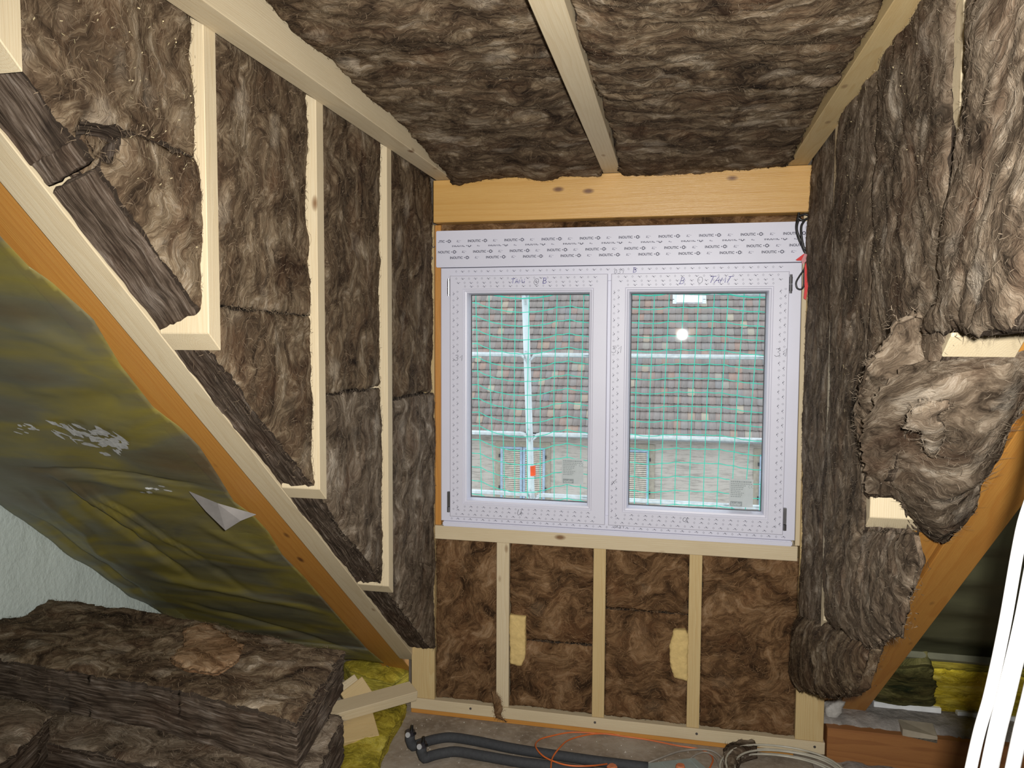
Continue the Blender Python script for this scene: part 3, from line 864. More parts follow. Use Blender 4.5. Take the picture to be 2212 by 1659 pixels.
# handwriting -----------------------------------------------------------------
LET = {
 'T': [[(0, 1), (.9, 1.05)], [(.45, 1), (.35, 0)]],
 'A': [[(0, 0), (.45, 1), (.7, 0)], [(.12, .35), (.7, .4)]],
 'M': [[(0, 0), (.12, .8), (.4, .3), (.62, .85), (.8, 0)]],
 'i': [[(.15, 0), (.2, .55)], [(.2, .8), (.24, .95)]],
 'I': [[(.1, .0), (.3, .95)], [(.0, .95), (.75, 1.02)]],
 'B': [[(.1, 0), (.15, 1)], [(.0, 1), (.5, 1), (.65, .8), (.45, .55), (.15, .52), (.55, .5), (.75, .25), (.5, 0), (0, -.02)]],
 'O': [[(.4 + .38 * math.cos(t), .5 + .5 * math.sin(t)) for t in np.linspace(0, 6.4, 15)]],
 '0': [[(.3 + .26 * math.cos(t), .5 + .5 * math.sin(t)) for t in np.linspace(1, 7.3, 15)]],
 '3': [[(0, .95), (.4, 1), (.55, .8), (.25, .55), (.55, .4), (.55, .1), (.2, 0), (-.05, .15)]],
 '1': [[(.0, .55), (.35, 1), (.42, 0)]],
 'U': [[(.05, 1), (.0, .3), (.2, 0), (.45, .2), (.6, .95), (.62, .2), (.75, 0)]],
 'e': [[(.5, .95), (.1, .8), (.0, .4), (.2, .1), (.55, .25), (.85, .95), (.8, .3), (.95, 0)]],
 'X': [[(0, 0), (.8, 1.1)], [(.1, .7), (.6, .1)]],
 ' ': []}
def write(txt, px, py, h, mat, parent, y, w=.0016, slant=0.1, space=1.0):
    p = onY(px, py, y); fl_ = Flat(); X = 0.0
    for ch in txt:
        for st in LET[ch]:
            pts = [(p[0] + (X + a + b_ * slant) * h, p[2] + b_ * h) for a, b_ in st]
            fl_.strip(pts, w, y)
        X += ({'M': 1.05, 'i': .5, '1': .6, ' ': .5}.get(ch, .9)) * space
    return fl_.build('handwriting', mat, parent)
s1, s2 = sashes[0][0], sashes[1][0]
YS = -.0206
write('TAMi', 1104, 612, .019, PEN, s1, YS, .0020, .05)
write('O', 1152, 615, .026, PENB, s1, YS, .0014, .2)
write('1', 1156, 611, .012, PENB, s1, YS, .0014)
write('B', 1172, 612, .022, PEN, s1, YS, .0024, .1)
write('B', 1467, 613, .024, PEN, s2, YS, .0020, .3)
write('O', 1506, 612, .026, PENB, s2, YS, .0014, .1)
write('TAMI', 1530, 611, .025, PEN, s2, YS, .0022, .35)
write('031', 1326, 591, .017, PENB, fr_, -.0012, .0013, .3)
write('B', 1367, 588, .019, PEN, fr_, -.0012, .0020, .1)
write('31', 982, 779, .024, PENB, s1, YS, .0016, .2)
write('31', 1321, 762, .028, PENB, s2, YS, .0014, .2)
write('31', 1673, 770, .032, PENB, s2, YS, .0016, .2)
write('U', 1117, 1113, .026, PENB, s1, YS, .0018, .2)
write('e', 1475, 1128, .021, PENB, s2, YS, .0018, .0)
write('U31', 1328, 1140, .015, PENB, fr_, -.0012, .0018, .2, 1.1)
write('X', 1321, 1046, .020, PENB, s2, YS, .0016, .2)
# stickers on the panes
for (so_, pxa, pya, pxb, pyb) in ((s1, 1214, 990, 1260, 1047), (s2, 1576, 1034, 1626, 1097)):
    a = onY(pxa, pya, .0455); b_ = onY(pxb, pyb, .0455); y = .0452
    xa, xb, zb, za = a[0], b_[0], b_[2], a[2]
    st = mkobj('sticker', [(xa, y, zb), (xb, y, zb), (xb, y, za), (xa, y, za), (xa, y + .0003, zb), (xb, y + .0003, zb), (xb, y + .0003, za), (xa, y + .0003, za)],
               [[0, 1, 2, 3], [7, 6, 5, 4]], LABELP, so_)
    # sticker is a sub-part of the window; its print shares the sheet, one flat mesh
    f3 = Flat(); W_ = xb - xa; H_ = za - zb; yy = y - .0004
    rs = random.Random(3)
    for r in range(9):
        z = zb + H_ * (.88 - .065 * r); xx = xa + W_ * .06
        hh = H_ * (.028 if r else .05)
        while xx < xa + W_ * (.92 if r < 2 else rs.uniform(.35, .7)):
            w = W_ * rs.uniform(.03, .10); f3.poly([(xx, z), (xx + w, z), (xx + w, z + hh), (xx, z + hh)], yy); xx += w + W_ * .02
    f3.strip([(xa + W_ * (.86 + .05 * math.cos(t)), zb + H_ * (.74 + .045 * math.sin(t))) for t in np.linspace(1, 5.3, 8)], W_ * .018, yy)
    f3.strip([(xa + W_ * (.97 + .05 * math.cos(t)), zb + H_ * (.74 + .045 * math.sin(t))) for t in np.linspace(1, 5.3, 8)], W_ * .018, yy)
    f3.strip([(xa + W_ * .925, zb + H_ * .74), (xa + W_ * .96, zb + H_ * .74)], W_ * .018, yy)
    f3.poly([(xa + W_ * .05, zb + H_ * .03), (xa + W_ * .55, zb + H_ * .03), (xa + W_ * .55, zb + H_ * .20), (xa + W_ * .05, zb + H_ * .20)], yy)
    f3.build('sticker_print', LABELD, so_)
    kv, kf = text_mesh('kiefer', 1.0)
    kv[:, 0] *= W_ * .43 / kv[:, 0].max(); kv[:, 1] *= H_ * .115 / kv[:, 1].max()
    mkobj('sticker_name', [(xa + W_ * .085 + a, y - .0007, zb + H_ * .055 + b2) for a, b2, _ in kv], kf, LABELP, so_)

# ---------------------------------------------------------------- brown wool
BM = [WOOL, WOOLE]; BW = [WOOLW, WOOLE]; BG = [WOOLG, WOOLE]
def batt(o, label, group=None): return tag(o, label, 'insulation', group)
LG = 'wool batts in the left dormer cheek'; RG = 'wool batts in the right dormer cheek'; CG = 'wool batts in the dormer ceiling'; KG = 'wool batts under the window'
XL = -.032
def lbatt(outline, label, x=XL, mats=BM, **kw):
    k = dict(O=(x, 0, 0), U=(0, 1, 0), V=(0, 0, 1), N=(1, 0, 0), thick=.108, mats=mats, fib=math.radians(78), amp=.013, bulge=.010)
    k.update(kw)
    return batt(slab('insulation_batt', outline, **k), label, LG)
y0, y1 = -2.172, -1.690
def pxl(pts, X): return [tuple(onX(px, py, X)[1:]) for px, py in pts]
RA = .052
hA = pxl([(188, 322), (172, 282), (185, 258), (262, 272), (300, 286), (380, 318), (448, 345)], XL)
lbatt([(-2.167, 1.52), (-1.690, 1.52), (-1.690, hA[6][1])] + hA[5::-1] + [(-2.035, S(-2.035) + RA), (-2.167, S(-2.167) + RA)],
      'large brown wool batt with wood chips at the upper left', fib=math.radians(70), skew=(0, -.045))
hB = pxl([(214, 352), (250, 350), (262, 325), (266, 292), (300, 291), (380, 322), (456, 346), (462, 400)], XL + .004)
lbatt(hB + [(-1.672, .985), (-1.660, .84), (-1.690, S(-1.690) + RA), (-1.80, S(-1.80) + RA), (-1.97, S(-1.97) + RA), (-2.032, S(-2.032) + RA), (-2.025, S(-2.025) + RA + .022), (-1.995, S(-1.995) + RA + .010)],
      'brown wool wedge with layered slanting edge at far left', x=XL + .005, amp=.011, fib=math.radians(65), skew=(0, -.045))
lbatt([(-2.10, 1.30), (-1.86, 1.30), (-1.82, 1.05), (-1.90, 1.03), (-2.02, 1.13), (-2.10, 1.22)], 'dark wool deep in the gap at the far left', x=XL - .06, thick=.03, jit=.002)
# bay between first and second stud
lbatt([(-1.643, 1.52), (-1.158, 1.52), (-1.158, .835), (-1.643, .850)], 'tall brown wool batt between the first and second left studs')
lbatt([(-1.643, .842), (-1.156, .832), (-1.152, S(-1.158) + .004), (-1.643, S(-1.643) + .004)], 'lower brown wool wedge between the first and second left studs', x=XL + .002, fib=math.radians(70))
lbatt([(-1.110, 1.52), (-.612, 1.52), (-.612, .60), (-1.110, .60)], 'tall brown wool batt between the second and third left studs')
lbatt([(-1.110, .592), (-.611, .590), (-.604, S(-.611) + .004), (-1.110, S(-1.110) + .004)], 'pale frayed wool wedge between the second and third left studs', x=XL + .002, mats=BG)
lbatt([(-.563, 1.52), (-.05, 1.52), (-.012, 1.45), (-.012, .54), (-.563, .545)], 'upper brown wool batt left of the window')
lbatt([(-.563, .537), (-.010, .53), (.0, S(0.0) + .04), (-.04, S(-.05) + .01), (-.563, S(-.563) + .004)], 'lower greyish wool batt left of the window', mats=BG, x=XL + .004)

# ceiling bays
def cbatt(x0, x1, ya, yb, label, z=1.492, dr0=0.0, dr1=0.0, **kw):
    def sag(u, v): return dr0 + (dr1 - dr0) * np.clip((v - ya) / (yb - ya), 0, 1) ** 2
    k = dict(thick=.13, mats=BM, fib=math.radians(4), amp=.018, bulge=.012, waves=sag, jit=.008)
    k.update(kw)
    return batt(slab('insulation_batt', [(x0, ya), (x1, ya), (x1, yb), (x0, yb)], O=(0, 0, z), U=(1, 0, 0), V=(0, 1, 0), N=(0, 0, -1), **k), label, CG)
cbatt(.067, .709, -1.03, -.052, 'dark brown wool batt in the left ceiling bay above the header', z=1.520, dr0=.0, dr1=.082, jit=.012)
cbatt(.067, .709, -2.05, -1.01, 'brown wool batt in the left ceiling bay, upper edge of picture', z=1.535, dr0=-.01, dr1=.014)
cbatt(.785, 1.431, -1.00, -.052, 'dark brown wool batt in the right ceiling bay above the header', dr0=.004, dr1=.056, jit=.012)
cbatt(.785, 1.431, -2.02, -.985, 'brown wool batt in the right ceiling bay with a curled lip', z=1.476, dr1=.012)
# strip above the shutter box and under the window
batt(slab('insulation_strip', [(-.02, 1.240), (1.52, 1.240), (1.52, 1.275), (1.1, 1.28), (.6, 1.274), (-.02, 1.274)], O=(0, .02, 0), U=(1, 0, 0), V=(0, 0, 1), N=(0, -1, 0), thick=.09, mats=BW, amp=.010, bulge=.012, jit=.004), 'narrow brown wool strip between header beam and shutter box')
def kbatt(x0, x1, z0, z1, label, mats=BW, fib=.2, **kw):
    k = dict(thick=.09, mats=mats, amp=.014, bulge=.010, jit=.004, fib=fib); k.update(kw)
    return batt(slab('insulation_batt', [(x0, z0), (x1, z0), (x1, z1), (x0, z1)], O=(0, .018, 0), U=(1, 0, 0), V=(0, 0, 1), N=(0, -1, 0), **k), label, KG)
kbatt(-.031, .255, -.871, -.129, 'reddish brown wool batt under the window, first bay from the left', fib=1.2)
kbatt(.314, .684, -.560, -.129, 'upper reddish brown wool in the second bay under the window')
kbatt(.314, .684, -.871, -.566, 'lower reddish brown wool in the second bay under the window', fib=.6)
kbatt(.739, 1.086, -.390, -.129, 'upper light brown wool in the third bay under the window', fib=.5)
kbatt(.739, 1.086, -.871, -.396, 'lower reddish brown wool in the third bay under the window')
kbatt(1.141, 1.523, -.871, -.121, 'reddish brown wool batt under the window, last bay on the right', fib=.35)
# strand hanging over the bottom plate
batt(slab_pts('wool_strand', [onY(px, py, -.014) for px, py in ((1062, 1492), (1078, 1508), (1084, 1530), (1082, 1548), (1094, 1562), (1080, 1556), (1070, 1553), (1066, 1530))], (0, -1, 0), .006, [WOOLW, WOOLW], cell=.004, amp=.004, bulge=.002, jit=.004, rnd=.004, fib=1.4), 'thin brown wool strand hanging over the bottom plate')

# right cheek
XR = 1.516
def rbatt(outline, label, x=XR, mats=BG, **kw):
    k = dict(O=(x, 0, 0), U=(0, 1, 0), V=(0, 0, 1), N=(-1, 0, 0), thick=.112, mats=mats, fib=math.radians(112), amp=.012, bulge=.012, jit=.009)
    k.update(kw)
    return batt(slab('insulation_batt', outline, **k), label, RG)
FM = [WOOL, WOOL]; FG = [WOOLG, WOOLG]
rbatt([(-.566, 1.52), (-.05, 1.52), (-.012, 1.45), (-.004, .92), (-.005, .40), (-.01, -.10), (-.01, -.46), (-.30, -.44), (-.566, -.25), (-.566, .9), (-.572, 1.0)], 'tall grey brown wool batt right of the window', x=1.521, amp=.012, bulge=.006)
rbatt(pxl([(1712, 1330), (1780, 1352), (1812, 1362), (1858, 1400), (1848, 1440), (1835, 1482), (1812, 1500), (1775, 1505), (1718, 1490), (1700, 1470), (1704, 1400)], 1.495), 'dark brown wool piece hanging above the lower right corner post', x=1.497, mats=FM, thick=.05, back=True, rnd=.02, jit=.012, amp=.016)
rbatt([(-1.118, 1.52), (-.612, 1.52), (-.609, 1.30), (-.592, 1.27), (-.590, 1.12), (-.606, 1.05), (-.600, .60), (-.585, .40), (-.583, .0), (-.60, -.05), (-.66, -.06), (-1.118, .28)], 'tall grey brown wool batt between the second and third right studs', x=1.503)
rbatt(pxl([(1783, 1120), (1790, 1240), (1782, 1300), (1790, 1352), (1835, 1378), (1858, 1398), (1885, 1385), (1925, 1372), (1938, 1300), (1972, 1215), (1960, 1155), (1860, 1150), (1845, 1100)], 1.50),
      'frayed wool flap hanging below the small stud foot on the right', x=1.498, thick=.025, mats=FG, back=True, jit=.014, amp=.018, rnd=.016)
rbatt([(-1.643, 1.52), (-1.16, 1.52), (-1.13, 1.40), (-1.135, 1.0), (-1.13, .36), (-1.30, .44), (-1.68, .79), (-1.695, .90), (-1.69, 1.12), (-1.655, 1.20)], 'tall grey brown wool batt between the first and second right studs', x=1.498, amp=.015, bulge=.012, fib=math.radians(55))
rbatt(pxl([(2100, -40), (2230, -40), (2260, 300), (2245, 560), (2196, 690), (2180, 712), (2120, 722), (2060, 714), (1984, 718), (2030, 640), (2050, 430), (2082, 250), (2086, 100)], 1.485),
      'large wool batt at the upper right above the round grained foot', x=1.478, mats=BG, amp=.017, thick=.13, fib=math.radians(125))
# wool draped over the right roof rafter
def rflap(pts, label, off=.035, thick=.03, **kw):
    P3 = [onR(px, py, off) for px, py in pts]
    k = dict(amp=.020, bulge=.03, jit=.012, fib=.9, back=True, rnd=.025); k.update(kw)
    return batt(slab_pts('insulation_flap', P3, RN, thick, [WOOLG, WOOLG], **k), label, RG)
rflap([(1860, 985), (1890, 890), (1970, 825), (2060, 806), (2150, 806), (2240, 792), (2240, 880), (2190, 955), (2170, 1010), (2130, 1060), (2110, 1130), (2068, 1160), (2055, 1192), (2015, 1180), (1975, 1165), (1950, 1120), (1940, 1105), (1875, 1092)],
      'large torn wool flap draped over the right roof rafter', .035, .04, rnd=.04, bulge=.05, waves=lambda u, v: -.085 * np.clip((-u + .02) / .13, 0, 1) ** 1.5 - .05 * np.clip((v - v.max() + .16) / .16, 0, 1))
rflap([(1835, 1385), (1890, 1360), (1920, 1390), (1905, 1430), (1885, 1470), (1878, 1500), (1860, 1490), (1866, 1440), (1842, 1420)],
      'thin shreds of wool dangling at the foot of the right rafter', .03, .02, jit=.012)

rflap([(1962, 935), (1975, 898), (2002, 882), (2048, 874), (2055, 890), (2030, 908), (2040, 960), (2022, 1002), (2003, 990), (2000, 950), (1985, 940)], 'small torn wool tuft standing out on the right cheek', .085, .012, amp=.006, bulge=.004, jit=.010, rnd=.012)
tag(slab('wool_lip', [(.792, -1.035), (.85, -1.04), (.94, -1.03), (.955, -1.0), (.92, -.972), (.885, -.955), (.85, -.975), (.80, -.985)], (0, 0, 1.448), (1, 0, 0), (0, 1, 0), (0, 0, -1), .02, [WOOL, WOOL], amp=.010, bulge=.008, jit=.010, rnd=.016), 'curled wool lip beside the middle ceiling rafter', 'insulation')

# ---------------------------------------------------------------- left roof slope: foil and yellow wool
fo = empty('vapour_foil', (-.85, -.9, S(-.9))); tag(fo, 'wrinkled olive vapour foil over the left roof slope', 'foil')
def slp(px, py):          # pixel -> (x, distance down the slope) on the roof underside
    p = onR(px, py); return (p[0], p @ RD)
O_R = np.array([0, 0, ZS]); O_R = O_R - RD * (O_R @ RD) + RN * 0   # foot so that u*X + s*RD + O lies on the plane
RIDGE = [((95, 1010), (330, 1175), .016, .020), ((120, 1040), (420, 1262), -.022, .022), ((150, 1035), (470, 1240), .014, .016), ((60, 1045), (260, 1230), .012, .020), ((200, 1060), (560, 1300), -.010, .03),
         ((0, 1005), (470, 1055), -.012, .012), ((60, 1022), (430, 1080), .008, .018), ((250, 1230), (720, 1330), .010, .030), ((0, 900), (330, 850), -.012, .05), ((0, 690), (200, 780), .010, .05), ((400, 1120), (640, 1235), .008, .035), ((380, 1300), (800, 1420), -.012, .03), ((30, 1090), (330, 1300), -.018, .018)]
def folds(u, s):
    out = np.zeros(len(u)); P = np.stack([u, s], 1)
    wob = fbm(np.stack([u * 5, s * 5, np.full(len(u), 2.2)], 1), 3)
    for a, b_, am, w in RIDGE:
        a = np.array(slp(*a)); b_ = np.array(slp(*b_)); d = b_ - a; L = np.linalg.norm(d); d /= L
        t = (P - a) @ d; n_ = (P - a) @ np.array([-d[1], d[0]]) + wob * .02
        out += am * np.exp(-(n_ / w) ** 2) * np.clip(t / (L * .25), 0, 1) * np.clip((L - t) / (L * .25), 0, 1)
    lo_ = fbm(np.stack([u * 2.0, s * 2.6, np.full(len(u), 8.1)], 1), 3)
    fade = np.clip((-u - .34) / .10, 0, 1)
    return (out + lo_ * .012 - .004) * fade
edge = [slp(x, y) for x, y in ((-60, 430), (0, 512), (60, 575), (110, 610), (200, 690), (260, 790), (330, 880), (390, 925), (430, 965), (475, 1035), (505, 1085), (545, 1112), (580, 1150), (610, 1200), (655, 1245), (720, 1320), (790, 1400), (850, 1450))]
foil_out = edge + [(-.34, .62), (-1.30, .62), (-1.315, .20), (-1.345, .0), (-1.325, -.2), (-1.350, -.45), (-1.345, -2.9), (-.36, -2.9)]
sh = slab('foil_sheet', foil_out, O_R, (1, 0, 0), RD, RN, .002, [FOILL, FOILL], cell=.013, amp=.0012, bulge=0, jit=.003, rnd=.0, parent=None, waves=folds, skc=.002, lipamp=0.0)
sh.parent = fo; sh.location = Vector(sh.location) - Vector(fo.location)
# torn corner
P_ = [onR(408, 1062, .012), onR(470, 1088, .03), onR(553, 1112, .012), onR(520, 1125, .045), onR(487, 1146, .075), onR(445, 1105, .045)]
V = [tuple(p) for p in P_]
tfl = mkobj('torn_corner', V + [tuple(np.array(p) - RN * .0015) for p in V], [[0, 5, 1], [1, 5, 4, 3], [1, 3, 2], [6, 7, 11], [7, 9, 10, 11], [7, 8, 9]], FLAP, fo)
# scuffs of white plaster on the foil
rs0 = np.random.RandomState(21)
V, F = [], []
def sliver(px, py, L, w, a):
    n = 7; top_, bot_ = [], []
    for k in range(n):
        t = k / (n - 1) - .5; ww = w * (1 - (2 * t) ** 2) * rs0.uniform(.4, 1.3) + .4
        x, y = px + t * L * math.cos(a), py + t * L * math.sin(a)
        top_.append((x + ww * math.sin(a), y - ww * math.cos(a))); bot_.append((x - ww * math.sin(a), y + ww * math.cos(a)))
    b0 = len(V)
    for q in top_ + bot_: V.append(tuple(onR(q[0], q[1], float(folds(*[np.array([z]) for z in slp(*q)])[0]) + .006)))
    for k in range(n - 1): F.append([b0 + k, b0 + k + 1, b0 + n + k + 1, b0 + n + k])
for k in range(46):
    t = rs0.rand(); x = 120 + 165 * t + rs0.normal(0, 6); y = 925 + 40 * t + rs0.normal(0, 11)
    sliver(x, y, rs0.uniform(12, 46), rs0.uniform(.8, 4.5) * (1.4 if 200 < x < 275 else .7), rs0.uniform(.1, .75))
mkobj('plaster_smear', V, F, SMEAR, fo); V, F = [], []
for k in range(12): sliver(rs0.uniform(38, 95), rs0.uniform(915, 936), rs0.uniform(8, 22), rs0.uniform(.6, 2), .3)
mkobj('plaster_smear', V, F, SMEAR, fo); V, F = [], []
for k in range(8): sliver(rs0.uniform(305, 370), rs0.uniform(1050, 1064), rs0.uniform(8, 20), rs0.uniform(.6, 2), .2)
mkobj('plaster_smear', V, F, SMEAR, fo)
# mineral wool behind the foil
for k, (sa, sb, lab) in enumerate(((-2.8, -1.30, 'yellow wool behind the foil, uppermost strip of the left slope'), (-1.29, -.62, 'yellow wool behind the foil, middle strip of the left slope'), (-.61, .02, 'yellow wool behind the foil, lower strip of the left slope'), (.03, .60, 'yellow wool behind the foil, lowest strip of the left slope'))):
    tag(slab('yellow_batt', [(-1.32, sa), (-.378, sa), (-.378, sb), (-1.32, sb)], O_R, (1, 0, 0), RD, RN, .10, [YWOOL, YWOOLE], cell=.02, amp=.02, bulge=.02, jit=.004, fib=.1, fuzz=0, waves=lambda u, v: u * 0 - .062), lab, 'insulation', 'yellow wool behind the foil')

# yellow wool on the floor at the foot of the slope
def floorpoly(pts, z=ZF): return [tuple(onZ(px, py, z)[:2]) for px, py in pts]
tag(slab('yellow_scrap', floorpoly([(742, 1459), (800, 1445), (880, 1450), (888, 1470), (850, 1500), (760, 1480)], ZF + .02) , (0, 0, ZF + .09), (1, 0, 0), (0, 1, 0), (0, 0, 1), .09, [YWOOL, YWOOLE], cell=.012, amp=.02, bulge=.02, jit=.012), 'yellow wool scrap behind the timber offcuts by the corner post', 'insulation', 'yellow wool scraps on the floor')
tag(slab('yellow_scrap', floorpoly([(735, 1600), (800, 1545), (878, 1522), (872, 1545), (845, 1590), (825, 1630), (812, 1690), (735, 1700)], ZF + .03), (0, 0, ZF + .05), (1, 0, 0), (0, 1, 0), (0, 0, 1), .05, [YWOOL, YWOOLE], cell=.012, amp=.012, bulge=.02, jit=.008), 'yellow wool scrap on the floor in front of the timber offcuts', 'insulation', 'yellow wool scraps on the floor')

# timber offcuts ---------------------------------------------------------------
def plank(p0, p1, w, t, up, mat, label, seed):
    p0, p1 = np.array(p0), np.array(p1); ax = p1 - p0; ax /= np.linalg.norm(ax)
    up = np.array(up, float); up -= ax * (up @ ax); up /= np.linalg.norm(up); sd_ = np.cross(ax, up)
    c = [p + sd_ * a * w / 2 + up * b * t / 2 for p in (p0, p1) for a, b in ((-1, -1), (1, -1), (1, 1), (-1, 1))]
    return T(hexa('timber_offcut', c, ax, mat, seed=seed), label, 'offcut', 'timber offcuts by the corner post')
zt = ZF + .145
plank(onZ(690, 1548, zt), onZ(893, 1492, zt), .085, .045, (0, -.25, 1), PALE, 'long pale timber offcut leaning against the corner post', 31)
plank(onZ(735, 1500, ZF + .13), onZ(775, 1472, ZF + .17), .07, .03, (.3, -.6, .8), PALE, 'short pale board end behind the long offcut', 32)
plank(onZ(745, 1515, ZF + .11), onZ(792, 1478, ZF + .16), .08, .03, (.5, -.8, .5), ORNG if False else PALEY, 'yellowish triangular board end poking up behind the long offcut', 33)
plank(onZ(735, 1575, ZF + .085), onZ(810, 1560, ZF + .085), .16, .024, (-.1, -.55, 1), PALEY, 'flat knotty board under the long offcut', 34)

# stacked batts at the lower left ------------------------------------------------
STK = 'wool batts stacked at the lower left'
c_ = np.array([-.66, -.79]); aL = np.array([1.32, -.215]); aL /= np.linalg.norm(aL); aW = np.array([-aL[1], aL[0]])
ZT = -.255
pA = onZ(108, 1292, ZT); pB = onZ(741, 1404, ZT); pC = onZ(640, 1562, ZT); pD = onZ(-60, 1408, ZT)
top = [tuple(pA[:2]), tuple(onZ(425, 1340, ZT)[:2]), tuple(pB[:2]), tuple(pC[:2]), tuple(onZ(330, 1478, ZT)[:2]), tuple(pD[:2]), tuple(onZ(-30, 1345, ZT)[:2]), tuple(onZ(40, 1330, ZT)[:2])]
TH = .138
fa = math.atan2(aL[1], aL[0])
batt(slab('insulation_batt', top, (0, 0, ZT), (1, 0, 0), (0, 1, 0), (0, 0, 1), TH, [WOOL, WOOLE], fib=fa, amp=.016, bulge=.008, jit=.008, lipamp=.007), 'thick brown wool batt on top of the stack at the lower left', STK)
def shifted(dx, dy, sc=1.0):
    q = np.array(top); m_ = q.mean(0); return [tuple(p) for p in (q - m_) * sc + m_ + np.array([dx, dy])]
for k, (dx, dy, lab) in enumerate(((.07, -.15, 'second wool batt of the stack, jutting out to the right'), (.02, -.10, 'third wool batt from the top of the stack'), (.04, -.12, 'fourth wool batt from the top of the stack'), (.02, -.10, 'bottom wool batt of the stack on the floor'))):
    zt_ = ZT - (k + 1) * (TH + .001)
    batt(slab('insulation_batt', shifted(dx, dy), (0, 0, zt_), (1, 0, 0), (0, 1, 0), (0, 0, 1), TH - .001 if k < 3 else zt_ - ZF, [WOOLG, WOOLE], fib=fa, amp=.008, bulge=.0, jit=.008, cell=.012, rnd=.006), lab, STK)
# folded end of a batt in front of the stack
q0 = onZ(-30, 1560, ZT - .10)
batt(slab('folded_batt', [tuple(onZ(px, py, ZT - .075)[:2]) for px, py in ((-120, 1500), (30, 1512), (92, 1520), (106, 1545), (80, 1580), (20, 1640), (-120, 1700))], (0, 0, ZT - .075), (1, 0, 0), (0, 1, 0), (0, 0, 1), .12, [WOOLG, WOOLE], fib=.8, amp=.014, bulge=.03, jit=.008), 'folded wool batt end poking out at the left edge', STK)
batt(slab('wool_scrap', [tuple(onZ(px, py, ZT + .022)[:2]) for px, py in ((395, 1362), (440, 1345), (470, 1362), (525, 1388), (515, 1420), (470, 1448), (410, 1442), (370, 1425), (385, 1400), (400, 1385))], (0, 0, ZT + .024), (1, 0, 0), (0, 1, 0), (0, 0, 1), .015, [TWOOL, TWOOL], fib=.4, amp=.010, bulge=.006, jit=.014), 'tan wool scrap lying on the stacked batts')

# foam chunks under the window ---------------------------------------------------
def chunk(pts, label):
    P3 = [onY(px, py, -.008) for px, py in pts]
    return tag(slab_pts('foam_block', P3, (0, -1, 0), .05, [FOAM, FOAM], cell=.006, amp=.005, bulge=.006, jit=.0035, rnd=.004, lipamp=.002), label, 'foam', 'foam blocks under the window')
chunk([(1100, 1330), (1135, 1333), (1134, 1420), (1126, 1440), (1101, 1435)], 'cream foam block beside the leftmost stud under the window')
chunk([(1455, 1362), (1480, 1362), (1487, 1372), (1485, 1472), (1458, 1466), (1447, 1440), (1446, 1400), (1450, 1385)], 'cream foam block beside the rightmost stud under the window')

# wood shavings stuck to the wool ------------------------------------------------
V, F = [], []
rs = np.random.RandomState(4)
def chips(n, X, sgn, y0, y1, z0, z1, cond):
    for _ in range(n):
        y, z = rs.uniform(y0, y1), rs.uniform(z0, z1)
        if not cond(y, z): continue
        a = rs.uniform(0, 3.14); L = rs.uniform(.0012, .0045); w = rs.uniform(.0006, .0014); b0 = len(V)
        for (p, q, r) in ((-L, -w, 0), (L, -w, .001), (L, w, .002), (-L, w, .001)):
            V.append((X + sgn * (.004 + r), y + p * math.cos(a) - q * math.sin(a), z + p * math.sin(a) + q * math.cos(a)))
        F.append([b0, b0 + 1, b0 + 2, b0 + 3] if sgn > 0 else [b0 + 3, b0 + 2, b0 + 1, b0])
chips(230, XL + .006, 1, -2.16, -1.70, .95, 1.42, lambda y, z: z > S(y) + .12)
o = mkobj('wood_shavings', V, F, CHIP); tag(o, 'tiny pale wood shavings stuck to the wool at the upper left', 'shavings', None, 'stuff')
V, F = [], []
chips(200, 1.468, -1, -1.75, -.9, .5, 1.42, lambda y, z: z > S(y) + .2)
o = mkobj('wood_shavings', V, F, CHIP); tag(o, 'tiny pale wood shavings stuck to the wool at the upper right', 'shavings', None, 'stuff')

# ---------------------------------------------------------------- right slope, eaves
ur = empty('underlay_foil', (2.4, -.6, S(-.6))); tag(ur, 'dark woven underlay between the rafters at the lower right', 'foil')
o = slab('woven_sheet', [(1.825, -2.8), (3.26, -2.8), (3.26, .40), (1.825, .40)], O_R, (1, 0, 0), RD, RN, .002, [FOILR, FOILR], cell=.02, amp=.006, bulge=0, jit=0, rnd=0, skc=.002, lipamp=0, waves=lambda u, v: u * 0 - .145 + .006 * np.sin(v * 25))
o.parent = ur; o.location = Vector(o.location) - Vector(ur.location)
def sl_batten(s0, s1, d0, d1, x0, x1, mat, label):
    a = [O_R + np.array([x0, 0, 0]) + RD * s - RN * d for s, d in ((s0, d0), (s1, d0), (s1, d1), (s0, d1))]
    b_ = [p + np.array([x1 - x0, 0, 0]) for p in a]
    return T(hexa('roof_batten', a + b_, (1, 0, 0), mat), label, 'batten')
OLIVEW = plain('weathered_batten', (.20, .20, .13), .7)
pb = onR(1955, 1412, -.10); sB = (pb - O_R) @ RD
sl_batten(sB - .012, sB + .012, .085, .11, 1.823, 3.28, OLIVEW, 'thin weathered batten across the dark underlay at lower right')
